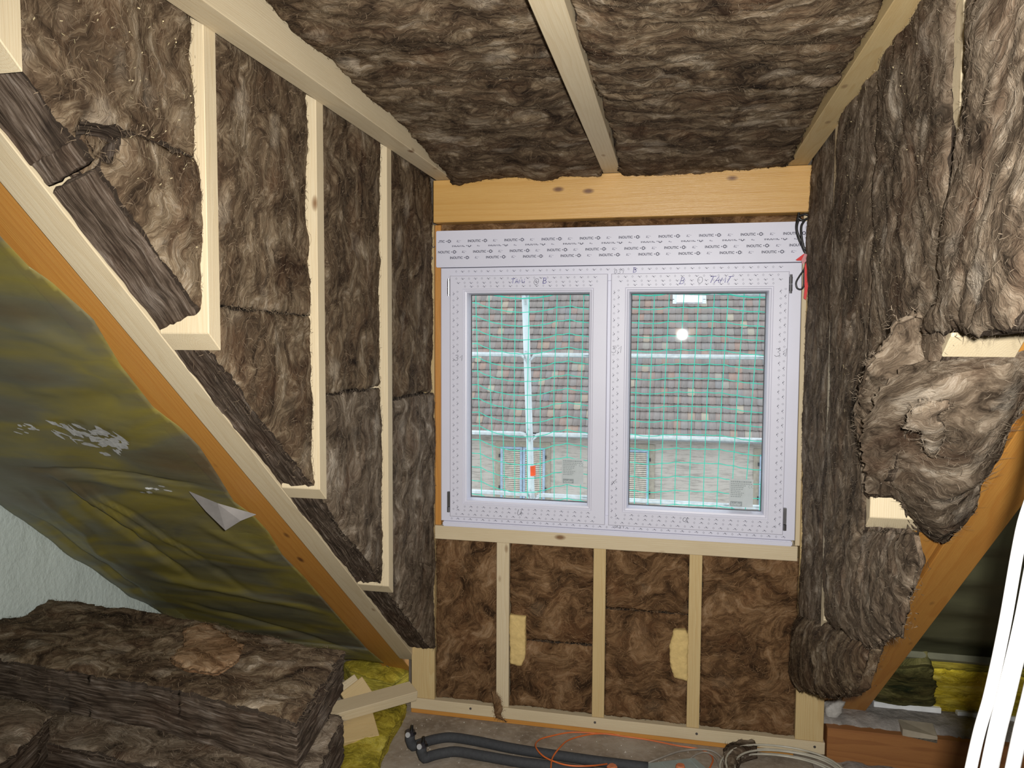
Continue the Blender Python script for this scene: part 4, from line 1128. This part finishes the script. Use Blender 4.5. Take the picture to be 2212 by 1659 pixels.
# yellow wool at the eaves
def yr(pts, off, label, mats):
    P3 = [onR(px, py, -off) for px, py in pts]
    return tag(slab_pts('yellow_batt', P3, RN, .06, mats, cell=.010, amp=.010, bulge=.012, jit=.008, fib=0.0), label, 'insulation')
yr([(2012, 1447), (2080, 1452), (2170, 1462), (2260, 1470), (2260, 1575), (2150, 1556), (2080, 1548), (2005, 1545)], .055, 'bright yellow wool batt at the eaves in the lower right', [wool_mat('bright_yellow_wool', (.35, .26, .02), (.62, .48, .035), (.74, .60, .07), (.80, .68, .18), False, .3, fibre=(.6, .5, .08)), YWOOLE])
DIRTY = wool_mat('dirty_wool', (.020, .028, .012), (.085, .080, .028), (.15, .14, .05), (.24, .21, .09))
yr([(1915, 1445), (2010, 1442), (2022, 1470), (2018, 1545), (1960, 1550), (1880, 1535), (1890, 1490)], .05, 'dirty olive wool clump beside the bright yellow batt', [DIRTY, DIRTY])
# rail beam on the floor at right, boards and mortar above it
T(box('floor_beam', 1.645, 3.2, -.02, .13, ZF + .0, -.800, 'x', OLDW), 'old brown beam on the floor at the lower right', 'beam')
T(box('floor_board', 1.585, 1.70, -.20, -.03, ZF, ZF + .012, 'x', plain('grey_old_board', (.34, .30, .25), .8)), 'small grey board scrap under the right end of the bottom plate', 'offcut')
def lump(name, pts, z, h, mat, label, cat, amp=.02, **kw):
    return tag(slab(name, [tuple(p) for p in pts], (0, 0, z + h), (1, 0, 0), (0, 1, 0), (0, 0, 1), h, [mat, mat], cell=.012, amp=amp, bulge=.01, jit=.012, rnd=.02, **kw), label, cat)
lump('mortar_bed', [(1.60, .02), (2.9, .0), (2.9, .22), (2.2, .26), (1.64, .24)], -.80, .016, MORTAR, 'rough grey mortar bed on the old brown beam', 'mortar', .012)
T(box('white_batten', 1.86, 2.12, .155, .185, -.775, -.752, 'x', WHITEP, seed=5), 'white painted lath behind the mortar at the eaves', 'lath')
T(box('white_batten', 2.18, 2.75, .150, .180, -.778, -.757, 'x', WHITEP, seed=6), 'long white lath behind the wooden block at the eaves', 'lath')
T(hexa('wood_block', [onY(1940, 1553, .06), onY(2015, 1562, .06), onY(2026, 1592, -.02), onY(1950, 1575, -.02)] + [np.array(p) - np.array([0, 0, .028]) for p in (onY(1940, 1553, .06), onY(2015, 1562, .06), onY(2026, 1592, -.02), onY(1950, 1575, -.02))], (1, 0, 0), plain('grey_block_wood', (.42, .36, .27), .8)), 'grey wooden block lying on the old brown beam', 'offcut')
# mortar patch between post and rafter
P3 = [onY(px, py, .05) for px, py in ((1838, 1452), (1846, 1460), (1840, 1490), (1818, 1540), (1800, 1560), (1782, 1560), (1784, 1530), (1815, 1510), (1826, 1480))]
tag(slab_pts('mortar_patch', P3, (0, -1, 0), .04, [plain('pale_mortar', (.46, .44, .41), .9, 0, .2, 40, .7, .006, 70)] * 2, cell=.008, amp=.010, bulge=.006, jit=.006, rnd=.006), 'pale mortar patch between the right corner post and the rafter', 'mortar')
lump('rubble', floorpoly([(1800, 1630), (1850, 1640), (1960, 1655), (2080, 1665), (2080, 1720), (1820, 1700)]), ZF, .012, MORTAR, 'grey rubble and dust on the floor before the old beam', 'rubble', .02)

# ---------------------------------------------------------------- pipes and cables on the floor
def fl_path(pts, z): return [tuple(onZ(px, py, z)) for px, py in pts]
def pipe(pts, label, stub):
    R_ = .0205
    P = fl_path(pts, ZF + R_ + .001)
    base = empty('heating_pipe', (P[0][0], P[0][1], ZF)); tag(base, label, 'pipe', 'lagged heating pipes on the floor')
    e = np.array(P[0])
    path = np.concatenate([np.array([e + [-.012, -.004, .055], e + [-.014, -.004, .03], e + [-.006, -.002, .006]]), catmull(P, 8)])
    V, F = tube_vf(path, R_, 14); mkobj('lagging', V, F, FOAMI, base, smooth=True)
    t = e + np.array([-.012, -.004, .055])
    V, F = tube_vf([t + [0, 0, -.004], t + [0, 0, .012]], [.021, .0205], 14); vb = mkobj('valve_body', V, F, plain('dark_valve', (.045, .042, .05), .35, .3), base, smooth=False)
    V, F = tube_vf([t + [-.002, -.014, .002], t + [-.003, -.024, .006]], .0105, 14); mkobj('cap', V, F, CHROME, base)
    V, F = tube_vf([t + [.004, .004, .010], t + [.006, .006, .034]], [.008, .0055], 10); mkobj('bleed_screw', V, F, BLACKC, base)
    V, F = tube_vf([t + [.014, -.004, .006], t + [.026, -.008, .008]], .0055, 10); mkobj('bleed_screw', V, F, BLACKC, base)
    return base
pipe([(893, 1612), (915, 1604), (940, 1597), (975, 1593), (1030, 1601), (1098, 1615), (1165, 1626), (1280, 1643), (1400, 1658)], 'black lagged heating pipe behind, nearer the wall', 0)
pipe([(918, 1638), (938, 1631), (962, 1626), (990, 1624), (1050, 1634), (1120, 1646), (1190, 1655), (1300, 1672)], 'black lagged heating pipe in front, nearer the camera', 1)
def cable(name, px, z, r, mat, label, grp=None, parent=None):
    P = [tuple(onZ(a, b, ZF + (z[i] if isinstance(z, (list, tuple)) else z))) for i, (a, b) in enumerate(px)]
    return tag(tube(name, catmull(P, 8), r, mat, parent, 8), label, 'cable', grp)
cable('orange_cable', [(1500, 1600), (1420, 1592), (1350, 1588), (1290, 1584), (1234, 1582), (1190, 1590), (1165, 1598), (1157, 1612), (1172, 1632), (1200, 1646), (1234, 1654), (1280, 1654), (1320, 1649), (1360, 1645), (1400, 1650), (1436, 1659), (1470, 1672)],
      [.004, .004, .005, .006, .008, .012, .02, .05, .052, .052, .052, .05, .02, .012, .01, .008, .005], .0032, ORC, 'orange cable loop lying over the lagged pipes', 'orange cables on the floor')
cable('orange_cable', [(1188, 1680), (1190, 1659), (1194, 1636), (1212, 1612), (1230, 1598), (1265, 1588), (1302, 1585), (1350, 1591), (1400, 1598), (1460, 1610), (1510, 1618), (1532, 1628), (1540, 1640), (1535, 1655), (1520, 1680)],
      [.052, .052, .052, .05, .03, .014, .01, .008, .006, .006, .006, .01, .014, .014, .01], .0032, ORC, 'orange cable running to the right along the plate', 'orange cables on the floor')
cable('grey_conduit', [(1395, 1650), (1420, 1640), (1472, 1622), (1530, 1620), (1560, 1638), (1572, 1670)], [.006, .02, .03, .03, .02, .006], .0045, GREYC, 'thin grey conduit arching beside the orange cable', 'grey conduits on the floor')
cable('grey_conduit', [(1480, 1650), (1500, 1632), (1525, 1625), (1548, 1640), (1558, 1680)], [.006, .02, .024, .02, .006], .0035, GREYC, 'second grey conduit inside the larger grey arch', 'grey conduits on the floor')
# grey plastic panel with orange caps
gp = empty('plastic_panel', onZ(1430, 1655, ZF)); tag(gp, 'grey ribbed plastic panel with orange caps at the bottom edge', 'panel')
pc = [onZ(px, py, ZF + .02) for px, py in ((1330, 1668), (1385, 1650), (1500, 1637), (1535, 1668), (1400, 1720))]
bm = bmesh.new(); tv_ = [bm.verts.new(p) for p in pc]; f = bm.faces.new(tv_)
g = bmesh.ops.extrude_face_region(bm, geom=[f]); bmesh.ops.translate(bm, vec=(0, 0, -.0195), verts=[e for e in g['geom'] if isinstance(e, bmesh.types.BMVert)])
bmesh.ops.recalc_face_normals(bm, faces=bm.faces); bm.verts.ensure_lookup_table()
V = [v.co[:] for v in bm.verts]; F = [[v.index for v in f.verts] for f in bm.faces]; bm.free()
mkobj('sheet', V, F, GREYP, gp)
for (a, b_) in (((1400, 1652), (1412, 1668)), ((1430, 1648), (1446, 1666)), ((1462, 1643), (1482, 1664)), ((1490, 1640), (1512, 1662))):
    V, F = tube_vf([onZ(*a, ZF + .021), onZ(*b_, ZF + .021)], .003, 6); mkobj('rib', V, F, GREYP, gp)
for (a, b_) in ((1322, 1656), (1470, 1655)):
    p = onZ(a, b_, ZF + .03)
    V, F = tube_vf([p + [0, 0, -.028], p + [0, 0, 0], p + [0, 0, .006]], [.019, .019, .014], 12)
    V = np.array(V); V[:, :2] += (fbm(V * 60, 2) * .004)[:, None]
    mkobj('cap', V, F, ORK, gp)
# cream cable coil, one wound cable
path = []
cc_ = onZ(1700, 1692, ZF); rxx, ryy = .235, .19
for t in np.linspace(0, 2 * math.pi * 7, 7 * 40):
    k = t / (2 * math.pi)
    rr = 1 + .045 * math.sin(k * 2.1) - .035 * (k % 3.0)
    path.append((cc_[0] + rxx * rr * math.cos(t) + .012 * math.sin(k * 5), cc_[1] + ryy * rr * math.sin(t), ZF + .008 + .0065 * k + .004 * math.sin(3 * t)))
tag(tube('cable_coil', path, .0042, WHC, None, 7), 'coil of cream cable at the bottom edge below the post', 'cable')
P3 = floorpoly([(1563, 1632), (1590, 1620), (1625, 1624), (1636, 1638), (1600, 1650), (1588, 1690), (1568, 1690)])
tag(slab('wool_scrap', P3, (0, 0, ZF + .045), (1, 0, 0), (0, 1, 0), (0, 0, 1), .045, [WOOLG, WOOLE], cell=.008, amp=.02, bulge=.02, jit=.010), 'grey brown wool scrap on the floor beside the cable coil', 'insulation')
# crumbs on the floor
V, F = [], []
for _ in range(170):
    px, py = rs.uniform(860, 1560), rs.uniform(1540, 1680)
    p = onZ(px, py, ZF)
    if p[1] > -.012: continue
    r = rs.uniform(.001, .0035) * (1 if rs.rand() < .92 else 2); b0 = len(V)
    V += [tuple(p + np.array(d) * r + [0, 0, r * .5]) for d in ((1, 0, -.3), (-.5, .9, -.2), (-.6, -.8, -.3), (.1, .1, .9))]
    F += [[b0, b0 + 1, b0 + 3], [b0 + 1, b0 + 2, b0 + 3], [b0 + 2, b0, b0 + 3]]
tag(mkobj('floor_crumbs', V, F, plain('crumbs', (.50, .45, .37), .9)), 'pale crumbs of plaster and wood scattered on the floor', 'debris', None, 'stuff')

# ---------------------------------------------------------------- black lead and red tape by the shutter box
bl = empty('shutter_cable', onY(1737, 560, -.03)); tag(bl, 'looped black shutter cable hanging at the upper right of the window', 'cable')
def cpath(pts, y): return catmull([tuple(onY(a, b, y[i] if isinstance(y, (list, tuple)) else y)) for i, (a, b) in enumerate(pts)], 8)
for k, (pts, y) in enumerate((
    ([(1730, 443), (1724, 468), (1720, 490), (1724, 512), (1732, 530), (1740, 545), (1746, 522), (1750, 495), (1750, 470), (1740, 463), (1726, 466)], -.03),
    ([(1728, 468), (1722, 485), (1722, 500), (1730, 520), (1738, 540), (1743, 560), (1741, 580)], -.036),
    ([(1724, 470), (1734, 476), (1746, 472), (1752, 480), (1751, 505), (1746, 528), (1738, 538), (1732, 515), (1731, 490), (1738, 476)], -.042),
    ([(1742, 560), (1738, 580), (1728, 595), (1720, 610), (1722, 622), (1730, 625), (1736, 618), (1737, 600), (1738, 580)], -.03))):
    V, F = tube_vf(cpath(pts, y), .0045 if k < 3 else .0035, 8); mkobj('lead', V, F, BLACKC, bl, smooth=True)
V, F = tube_vf(cpath([(1730, 443), (1738, 450), (1746, 458), (1753, 466)], -.03), .002, 6)
mkobj('wire_end', V, F, plain('yellow_green_wire', (.35, .36, .10), .5), bl)
V, F = tube_vf(cpath([(1731, 442), (1742, 448), (1750, 460)], -.036), .0016, 6); mkobj('wire_end', V, F, plain('blue_wire', (.10, .20, .30), .5), bl)
def tape(pts, y, mat, nm):
    P = [onY(a, b, y) for a, b in pts]; n = len(P)
    V = [tuple(p) for p in P] + [tuple(p + np.array([0, .0012, 0])) for p in P]
    F = [list(range(n))[::-1], list(range(n, 2 * n))] + [[i, (i + 1) % n, n + (i + 1) % n, n + i] for i in range(n)]
    return mkobj(nm, V, F, mat, bl)
tape([(1738, 548), (1746, 550), (1744, 562), (1733, 572), (1731, 563)], -.055, PINKT, 'tape_end')
tape([(1719, 561), (1738, 547), (1732, 563), (1722, 563)], -.050, REDT, 'tape_end')
tape([(1741, 566), (1746, 568), (1747, 590), (1746, 612), (1744, 630), (1741, 648), (1736, 644), (1738, 625), (1738, 600), (1738, 575)], -.046, REDT, 'tape_strip')

# ---------------------------------------------------------------- white cables hanging close to the camera
wc = empty('hanging_cables', (1.42, -2.15, ZF)); tag(wc, 'bundle of white cables hanging close by at the right edge', 'cable')
def hang(pts, r):
    P = [tuple(onY(a, b, y)) for a, b, y in pts]
    top_ = np.array(P[0]); bot = np.array(P[-1])
    P = [tuple(top_ + [.03, .02, 1.0]), tuple(top_ + [.012, .01, .45])] + P + [tuple(bot + [-.05, -.01, -.35]), tuple([bot[0] - .10, bot[1], ZF + .02])]
    V, F = tube_vf(catmull(P, 10), r, 12); mkobj('strand', V, F, WHC2, wc, smooth=True)
hang([(2262, 900, -2.15), (2206, 1150, -2.15), (2170, 1350, -2.15), (2138, 1500, -2.15), (2096, 1665, -2.15)], .0070)
hang([(2320, 900, -2.16), (2250, 1150, -2.16), (2209, 1350, -2.16), (2174, 1500, -2.16), (2136, 1665, -2.16)], .0100)
hang([(2370, 900, -2.14), (2302, 1150, -2.14), (2258, 1350, -2.14), (2224, 1500, -2.14), (2186, 1665, -2.14)], .0085)

# ---------------------------------------------------------------- scaffold and net outside
YSC = 2.30
p1 = onY(1137, 560, YSC); p2 = onY(1146, 1250, YSC)
sp = empty('scaffold_upright', (p1[0], YSC, -3.0)); tag(sp, 'grey square scaffold upright with orange mark outside the left pane', 'scaffold pole')
xc = (onY(1137, 640, YSC)[0] + onY(1146, 1060, YSC)[0]) / 2
V = []; 
pt = onY(1134.5, 640, YSC); pb2 = onY(1147.5, 1060, YSC)
dxz = (pb2 - pt) / (pb2[2] - pt[2])
ax0 = pt + dxz * (2.6 - pt[2]); ax1 = pt + dxz * (-3.0 - pt[2])
V, F = tube_vf([ax1, ax0], .0255, 14); mkobj('tube', V, F, ALU, sp, smooth=True)
V, F = tube_vf([onY(1149, 1006, YSC - .0), onY(1149.4, 1027, YSC)], .0268, 14); mkobj('orange_mark', V, F, TAPEO, sp, smooth=False)
for py in (655, 782, 950, 1082):
    c0 = onY(1134 + (py - 640) * .03, py - 10, YSC - .03); 
    V, F = tube_vf([c0 + [-.012, 0, .045], c0 + [.0, -.012, .01], c0 + [.004, -.010, -.045]], [.008, .011, .007], 8); mkobj('wedge_catch', V, F, GALV, sp, smooth=True)
def rail(a, b, label, gap=True, r=.0165):
    A_, B_ = onY(*a, YSC - .02), onY(*b, YSC - .02)
    d = (B_ - A_); A_ = A_ - d * .0; 
    ro = empty('guard_rail', A_); tag(ro, label, 'scaffold rail', 'scaffold guard rails outside')
    V, F = tube_vf([A_, A_ + d * .5, B_], r, 12); mkobj('tube', V, F, GALV, ro, smooth=True)
    return ro
def rail2(pxl, pl, pxr, pr, xgap, l1, l2, r=.0165):
    # a rail on each side of the upright with flattened hooked ends
    yl = pl + (pr - pl) * (xgap - 22 - pxl) / (pxr - pxl); yr_ = pl + (pr - pl) * (xgap + 24 - pxl) / (pxr - pxl)
    for (xa, ya, xb, yb, lab, endx, sg) in ((pxl - 260, pl - (pr - pl) * 260 / (pxr - pxl), xgap - 22, yl, l1, xgap - 3, 0), (xgap + 24, yr_, pxr + 330, pr + (pr - pl) * 330 / (pxr - pxl), l2, xgap + 5, 1)):
        A_, B_ = onY(xa, ya, YSC - .02), onY(xb, yb, YSC - .02)
        E_ = onY(endx, (yb if sg == 0 else ya) + 12, YSC - .035)
        ro = empty('guard_rail', A_); tag(ro, lab, 'scaffold rail', 'scaffold guard rails outside')
        pth = [A_, A_ * .5 + B_ * .5, B_, B_ * .5 + E_ * .5 + np.array([0, 0, .016]), E_] if sg == 0 else [E_, E_ * .5 + A_ * .5 + np.array([0, 0, .016]), A_, A_ * .5 + B_ * .5, B_]
        rr = [r, r, r, r * .85, r * .5] if sg == 0 else [r * .5, r * .85, r, r, r]
        V, F = tube_vf(pth, rr, 12); mkobj('tube', V, F, GALV, ro, smooth=True)
rail2(1018, 765, 1640, 772, 1140, 'middle galvanised rail left of the scaffold upright', 'middle galvanised rail right of the scaffold upright')
rail2(1018, 934, 1640, 951, 1146, 'galvanised rail at gutter height left of the scaffold upright', 'galvanised rail at gutter height right of the scaffold upright')
rail2(1018, 1061, 1640, 1096, 1149, 'lowest galvanised rail left of the scaffold upright', 'lowest galvanised rail right of the scaffold upright')
rail2(1018, 622, 1640, 634, 1133, 'topmost galvanised rail left of the scaffold upright', 'topmost galvanised rail right of the scaffold upright', .020)

net = empty('safety_net', (.4, 2.2, -1.0)); tag(net, 'green safety net hung on the scaffold outside the window', 'net')
YN = 2.20
hx = [960, 1018, 1030, 1055, 1083, 1113, 1140, 1170, 1200, 1231, 1260, 1284, 1314, 1343, 1360, 1381, 1413, 1446, 1477, 1509, 1542, 1572, 1606, 1648, 1720]
hy = [652, 655, 654, 664, 670, 674, 674, 672, 664, 661, 666, 668, 666, 663, 664, 667.6, 668.6, 663.7, 663.7, 664.7, 663.7, 665.6, 671.6, 673.6, 676]
xt = [1000, 1028, 1056.6, 1083.8, 1113.5, 1143, 1173.7, 1203.4, 1232, 1261, 1291, 1321, 1350, 1381.6, 1413.4, 1445.6, 1477, 1509, 1542.7, 1572.5, 1607, 1641, 1674, 1706]
xm = [1006, 1033.8, 1059.8, 1084.8, 1110.7, 1139.5, 1167.3, 1196.4, 1226, 1255.3, 1284.5, 1314, 1344, 1373.6, 1403.8, 1435.3, 1465.5, 1496, 1527.8, 1559.6, 1592.4, 1625.6, 1658, 1690]
xb_ = [1012, 1040, 1067, 1090, 1112, 1139.5, 1167, 1197, 1225, 1254, 1283, 1312, 1341, 1370.6, 1400, 1428, 1458, 1489, 1519.8, 1549.6, 1582, 1612, 1643, 1674]
rows = []
for r in range(-6, 22):
    rows.append((r, 29.55 * r))
def vx(i, y):
    return np.interp(y, [450, 650, 850, 1050, 1250], [xt[i] * 1.5 - xm[i] * .5, xt[i], xm[i], xb_[i], xb_[i] * 1.5 - xm[i] * .5])
def rowy(x, r):
    g = 1 + .0045 * max(0, r) * 0
    sag = (np.interp(x, hx, hy) - 664) * (1 + .03 * r)
    return 664 + sag + 29.55 * r + r * (x - 1030) * .0005 * max(0, (1 if x > 1300 else .4)) * 4
grid = {}
rs2 = np.random.RandomState(9)
for r, dy in rows:
    for i in range(len(xt)):
        y = 664 + dy
        for _ in range(3): x = float(vx(i, y)); y = float(rowy(x, r))
        p = onY(x, y, YN + .02 * math.sin(i * .9 + r * .4)); grid[(r, i)] = p
for r, dy in rows:
    P = [grid[(r, i)] for i in range(len(xt))]
    Q = []
    for a, b_ in zip(P[:-1], P[1:]):
        Q += [a, (a + b_) / 2 + np.array([0, 0, -.0035])]
    Q.append(P[-1])
    V, F = tube_vf(catmull(Q, 3), .0029 if r != -1 else .0045, 5); mkobj('cord', V, F, NETG, net, smooth=True)
for i in range(len(xt)):
    V, F = tube_vf([grid[(r, i)] for r, _ in rows], .0027, 5); mkobj('cord', V, F, NETG, net, smooth=True)

# ---------------------------------------------------------------- neighbouring house
YH = 18.8
nh = empty('neighbour_house', (0, YH, -9)); tag(nh, 'neighbouring house with mossy brown tile roof behind the net', 'house')
g0 = onY(1300, 946, YH)
ZG = g0[2]                                   # gutter height
TAN = math.tan(math.radians(54)); cs, sn = math.cos(math.radians(54)), math.sin(math.radians(54))
RD2 = np.array([0, cs, sn]); RN2 = np.array([0, -sn, cs])
wall = mkobj('wall', [(-16, YH + .45, -9), (16, YH + .45, -9), (16, YH + .45, ZG + .1), (-16, YH + .45, ZG + .1), (-16, YH + .8, -9), (16, YH + .8, -9), (16, YH + .8, ZG + .1), (-16, YH + .8, ZG + .1)],
             [[0, 1, 2, 3], [7, 6, 5, 4], [0, 4, 5, 1], [1, 5, 6, 2], [2, 6, 7, 3], [3, 7, 4, 0]], RENDERW, nh)
R0 = np.array([0, YH + .08, ZG + .12])
LR = 9.0
ra = R0 - RN2 * .05
roof = mkobj('roof', [(-16, ra[1], ra[2]), (16, ra[1], ra[2]), tuple(np.array([16, 0, 0]) + ra * [0, 1, 1] + RD2 * LR), tuple(np.array([-16, 0, 0]) + ra * [0, 1, 1] + RD2 * LR),
                      (-16, ra[1] + .1, ra[2] - .08), (16, ra[1] + .1, ra[2] - .08)], [[0, 1, 2, 3], [4, 5, 1, 0]], plain('roof_boards', (.05, .045, .04), .9), nh)
soff = mkobj('soffit', [(-16, YH + .1, ZG + .0), (16, YH + .1, ZG + .0), (16, YH + .5, ZG - .04), (-16, YH + .5, ZG - .04)], [[0, 1, 2, 3]], plain('soffit_grey', (.20, .18, .16), .8), nh)
mkobj('street_ground', [(-40, 3.0, -9), (40, 3.0, -9), (40, 60, -9), (-40, 60, -9)], [[0, 1, 2, 3]], plain('asphalt', (.09, .09, .09), .9))['kind'] = 'structure'
# tiles
TW, TL = .196, .278
prof = [(0.0, .030), (.14, .038), (.30, .044), (.5, .047), (.70, .044), (.86, .038), (1.0, .030)]
def tile_vf(off=0):
    V, F = [], []
    n = len(prof)
    for s_, e in ((-.02, .058), (TL + .02, .0)):
        for a, h in prof: V.append((a * TW, s_ - (.030 * (1 - ((a - .5) * 2) ** 2) if s_ < 0 else 0), h + e))
    for s_, e in ((-.018, .040), (TL + .02, -.010)):
        for a, h in prof: V.append((a * TW, s_ - (.030 * (1 - ((a - .5) * 2) ** 2) if s_ < 0 else 0), h + e))
    for i in range(n - 1):
        F.append([i, i + 1, n + i + 1, n + i]); F.append([2 * n + i, 2 * n + i + 1, i + 1, i]); F.append([2 * n + i, 3 * n + i, 3 * n + i + 1, 2 * n + i + 1])
    return np.array(V), F
tV, tF = tile_vf()
Mx = np.stack([np.array([1, 0, 0]), RD2, RN2])        # local -> world rows
tme = bpy.data.meshes.new('roof_tile'); tme.from_pydata((tV @ Mx).tolist(), [], tF); tme.materials.append(TILE)
tme.polygons.foreach_set('use_smooth', np.ones(len(tF), bool)); tme.update()
rw = np.array(roof.location) + np.array(nh.location)
rows_n, x_lo, x_hi = 26, -9.0, 6.4
cols = int((x_hi - x_lo) / TW)
SV, SF = [], []
cntp = 0
SKY = (onY(1455, 652, YH + 2)[0], onY(1522, 652, YH + 2)[0])
for r in range(rows_n):
    for c in range(cols):
        x = x_lo + c * TW + (r % 2) * 0.0 + rs2.uniform(-.004, .004)
        base = R0 * [0, 1, 1] + np.array([x, 0, 0]) + RD2 * (r * TL - .05) + RN2 * rs2.uniform(-.003, .003)
        d = base - CAM; depth = d @ FWD
        px, py = 1106 + FPX * (d @ RGT) / depth, 829.5 - FPX * (d @ UPV) / depth
        vis = (1014 < px < 1284 or 1352 < px < 1652) and 632 < py < 940 and cntp < 300 and r < 9
        if vis:
            o = bpy.data.objects.new('roof_tile', tme); COL.objects.link(o); o.parent = roof; o.location = base - rw; cntp += 1
        else:
            b0 = len(SV); SV += (tV @ Mx + base).tolist(); SF += [[i + b0 for i in f] for f in tF]
o = mkobj('roof_tile_field', SV, SF, TILE, roof, smooth=True); o['kind'] = 'stuff'
# gutter
V, F = [], []
n = 9
for x in (-16, 16):
    for k in range(n):
        a = math.pi + math.pi * k / (n - 1); V.append((x, YH - .02 + .085 * math.cos(a), ZG + .05 + .085 * math.sin(a)))
for k in range(n - 1): F.append([k, k + 1, n + k + 1, n + k])
gt = mkobj('gutter', V, F, GALV, nh, smooth=True)
V, F = tube_vf([(-16, YH - .105, ZG + .055), (16, YH - .105, ZG + .055)], .014, 8); mkobj('gutter_bead', V, F, GALV, gt, smooth=True)
# shutters
def shutters(xa, xb, ztop, label):
    w = xb - xa; h = 1.75; y = YH + .36
    su = mkobj('window_surround', [(xa - .16, y + .05, ztop - h - .1), (xb + .16, y + .05, ztop - h - .1), (xb + .16, y + .05, ztop + .16), (xa - .16, y + .05, ztop + .16), (xa - .16, y + .12, ztop - h - .1), (xb + .16, y + .12, ztop - h - .1), (xb + .16, y + .12, ztop + .16), (xa - .16, y + .12, ztop + .16)],
               [[0, 1, 2, 3], [0, 4, 5, 1], [1, 5, 6, 2], [2, 6, 7, 3], [3, 7, 4, 0]], STONE, nh)
    for k in range(2):
        x0 = xa + k * w / 2 + (.01 if k else 0); x1 = x0 + w / 2 - .01
        sh_ = ring('shutter', x0, x1, ztop - h, ztop, [(0, y + .05), (0, y), (.07, y), (.07, y + .03)], SHUTB, nh)
        mkobj('shutter_back', [(x0 + .05, y + .035, ztop - h + .05), (x1 - .05, y + .035, ztop - h + .05), (x1 - .05, y + .035, ztop - .05), (x0 + .05, y + .035, ztop - .05)], [[0, 1, 2, 3]], SHUTD, sh_)
        V, F = [], []
        z = ztop - .09
        while z > ztop - h + .08:
            b0 = len(V)
            V += [(x0 + .07, y + .004, z - .036), (x1 - .07, y + .004, z - .036), (x1 - .07, y + .026, z), (x0 + .07, y + .026, z), (x0 + .07, y + .004, z - .042), (x1 - .07, y + .004, z - .042)]
            F += [[b0, b0 + 1, b0 + 2, b0 + 3], [b0 + 4, b0 + 5, b0 + 1, b0]]
            z -= .058
        sl_ = mkobj('slats', V, F, SHUTC, sh_); sl_['kind'] = 'stuff'
        for hz in (ztop - .28, ztop - 1.25):
            xx = x0 - .03 if k == 0 else x1 + .03
            V, F = tube_vf([(xx, y - .02, hz - .05), (xx, y - .02, hz + .05)], .022, 6); mkobj('shutter_hinge', V, F, GASK, sh_)
zt1 = onY(1128, 966, YH + .36)[2]
shutters(onY(1081, 1000, YH + .36)[0], onY(1177, 1000, YH + .36)[0], zt1, '')
xr_ = onY(1402, 1000, YH + .36)[0]; wS = onY(1177, 1000, YH + .36)[0] - onY(1081, 1000, YH + .36)[0]
shutters(xr_ - wS, xr_, onY(1380, 972, YH + .36)[2], '')
xl2 = onY(1641, 1000, YH + .36)[0]
shutters(xl2, xl2 + wS, onY(1641, 982, YH + .36)[2], '')
# roof window
cz_ = on(1489, 645, (0, -sn, cs), RN2 @ R0)
swd = .46
def rp(dx, ds, dn): return cz_ + np.array([dx, 0, 0]) + RD2 * ds + RN2 * dn
for nm, x0, x1, s0, s1, n0, n1, mt in (('roof_window', -.40, .40, -.28, .70, .05, .16, WHITEP), ('flashing', -.52, -.40, -.28, .70, .05, .10, ALU), ('flashing', .40, .52, -.28, .70, .05, .10, ALU), ('roof_window_sash', -.34, .34, .10, .64, .16, .19, ALU)):
    Vb = [rp(x, s, n_) for n_ in (n0, n1) for (x, s) in ((x0, s0), (x1, s0), (x1, s1), (x0, s1))]
    mkobj(nm, Vb, [[3, 2, 1, 0], [4, 5, 6, 7], [0, 1, 5, 4], [1, 2, 6, 5], [2, 3, 7, 6], [3, 0, 4, 7]], mt, nh)
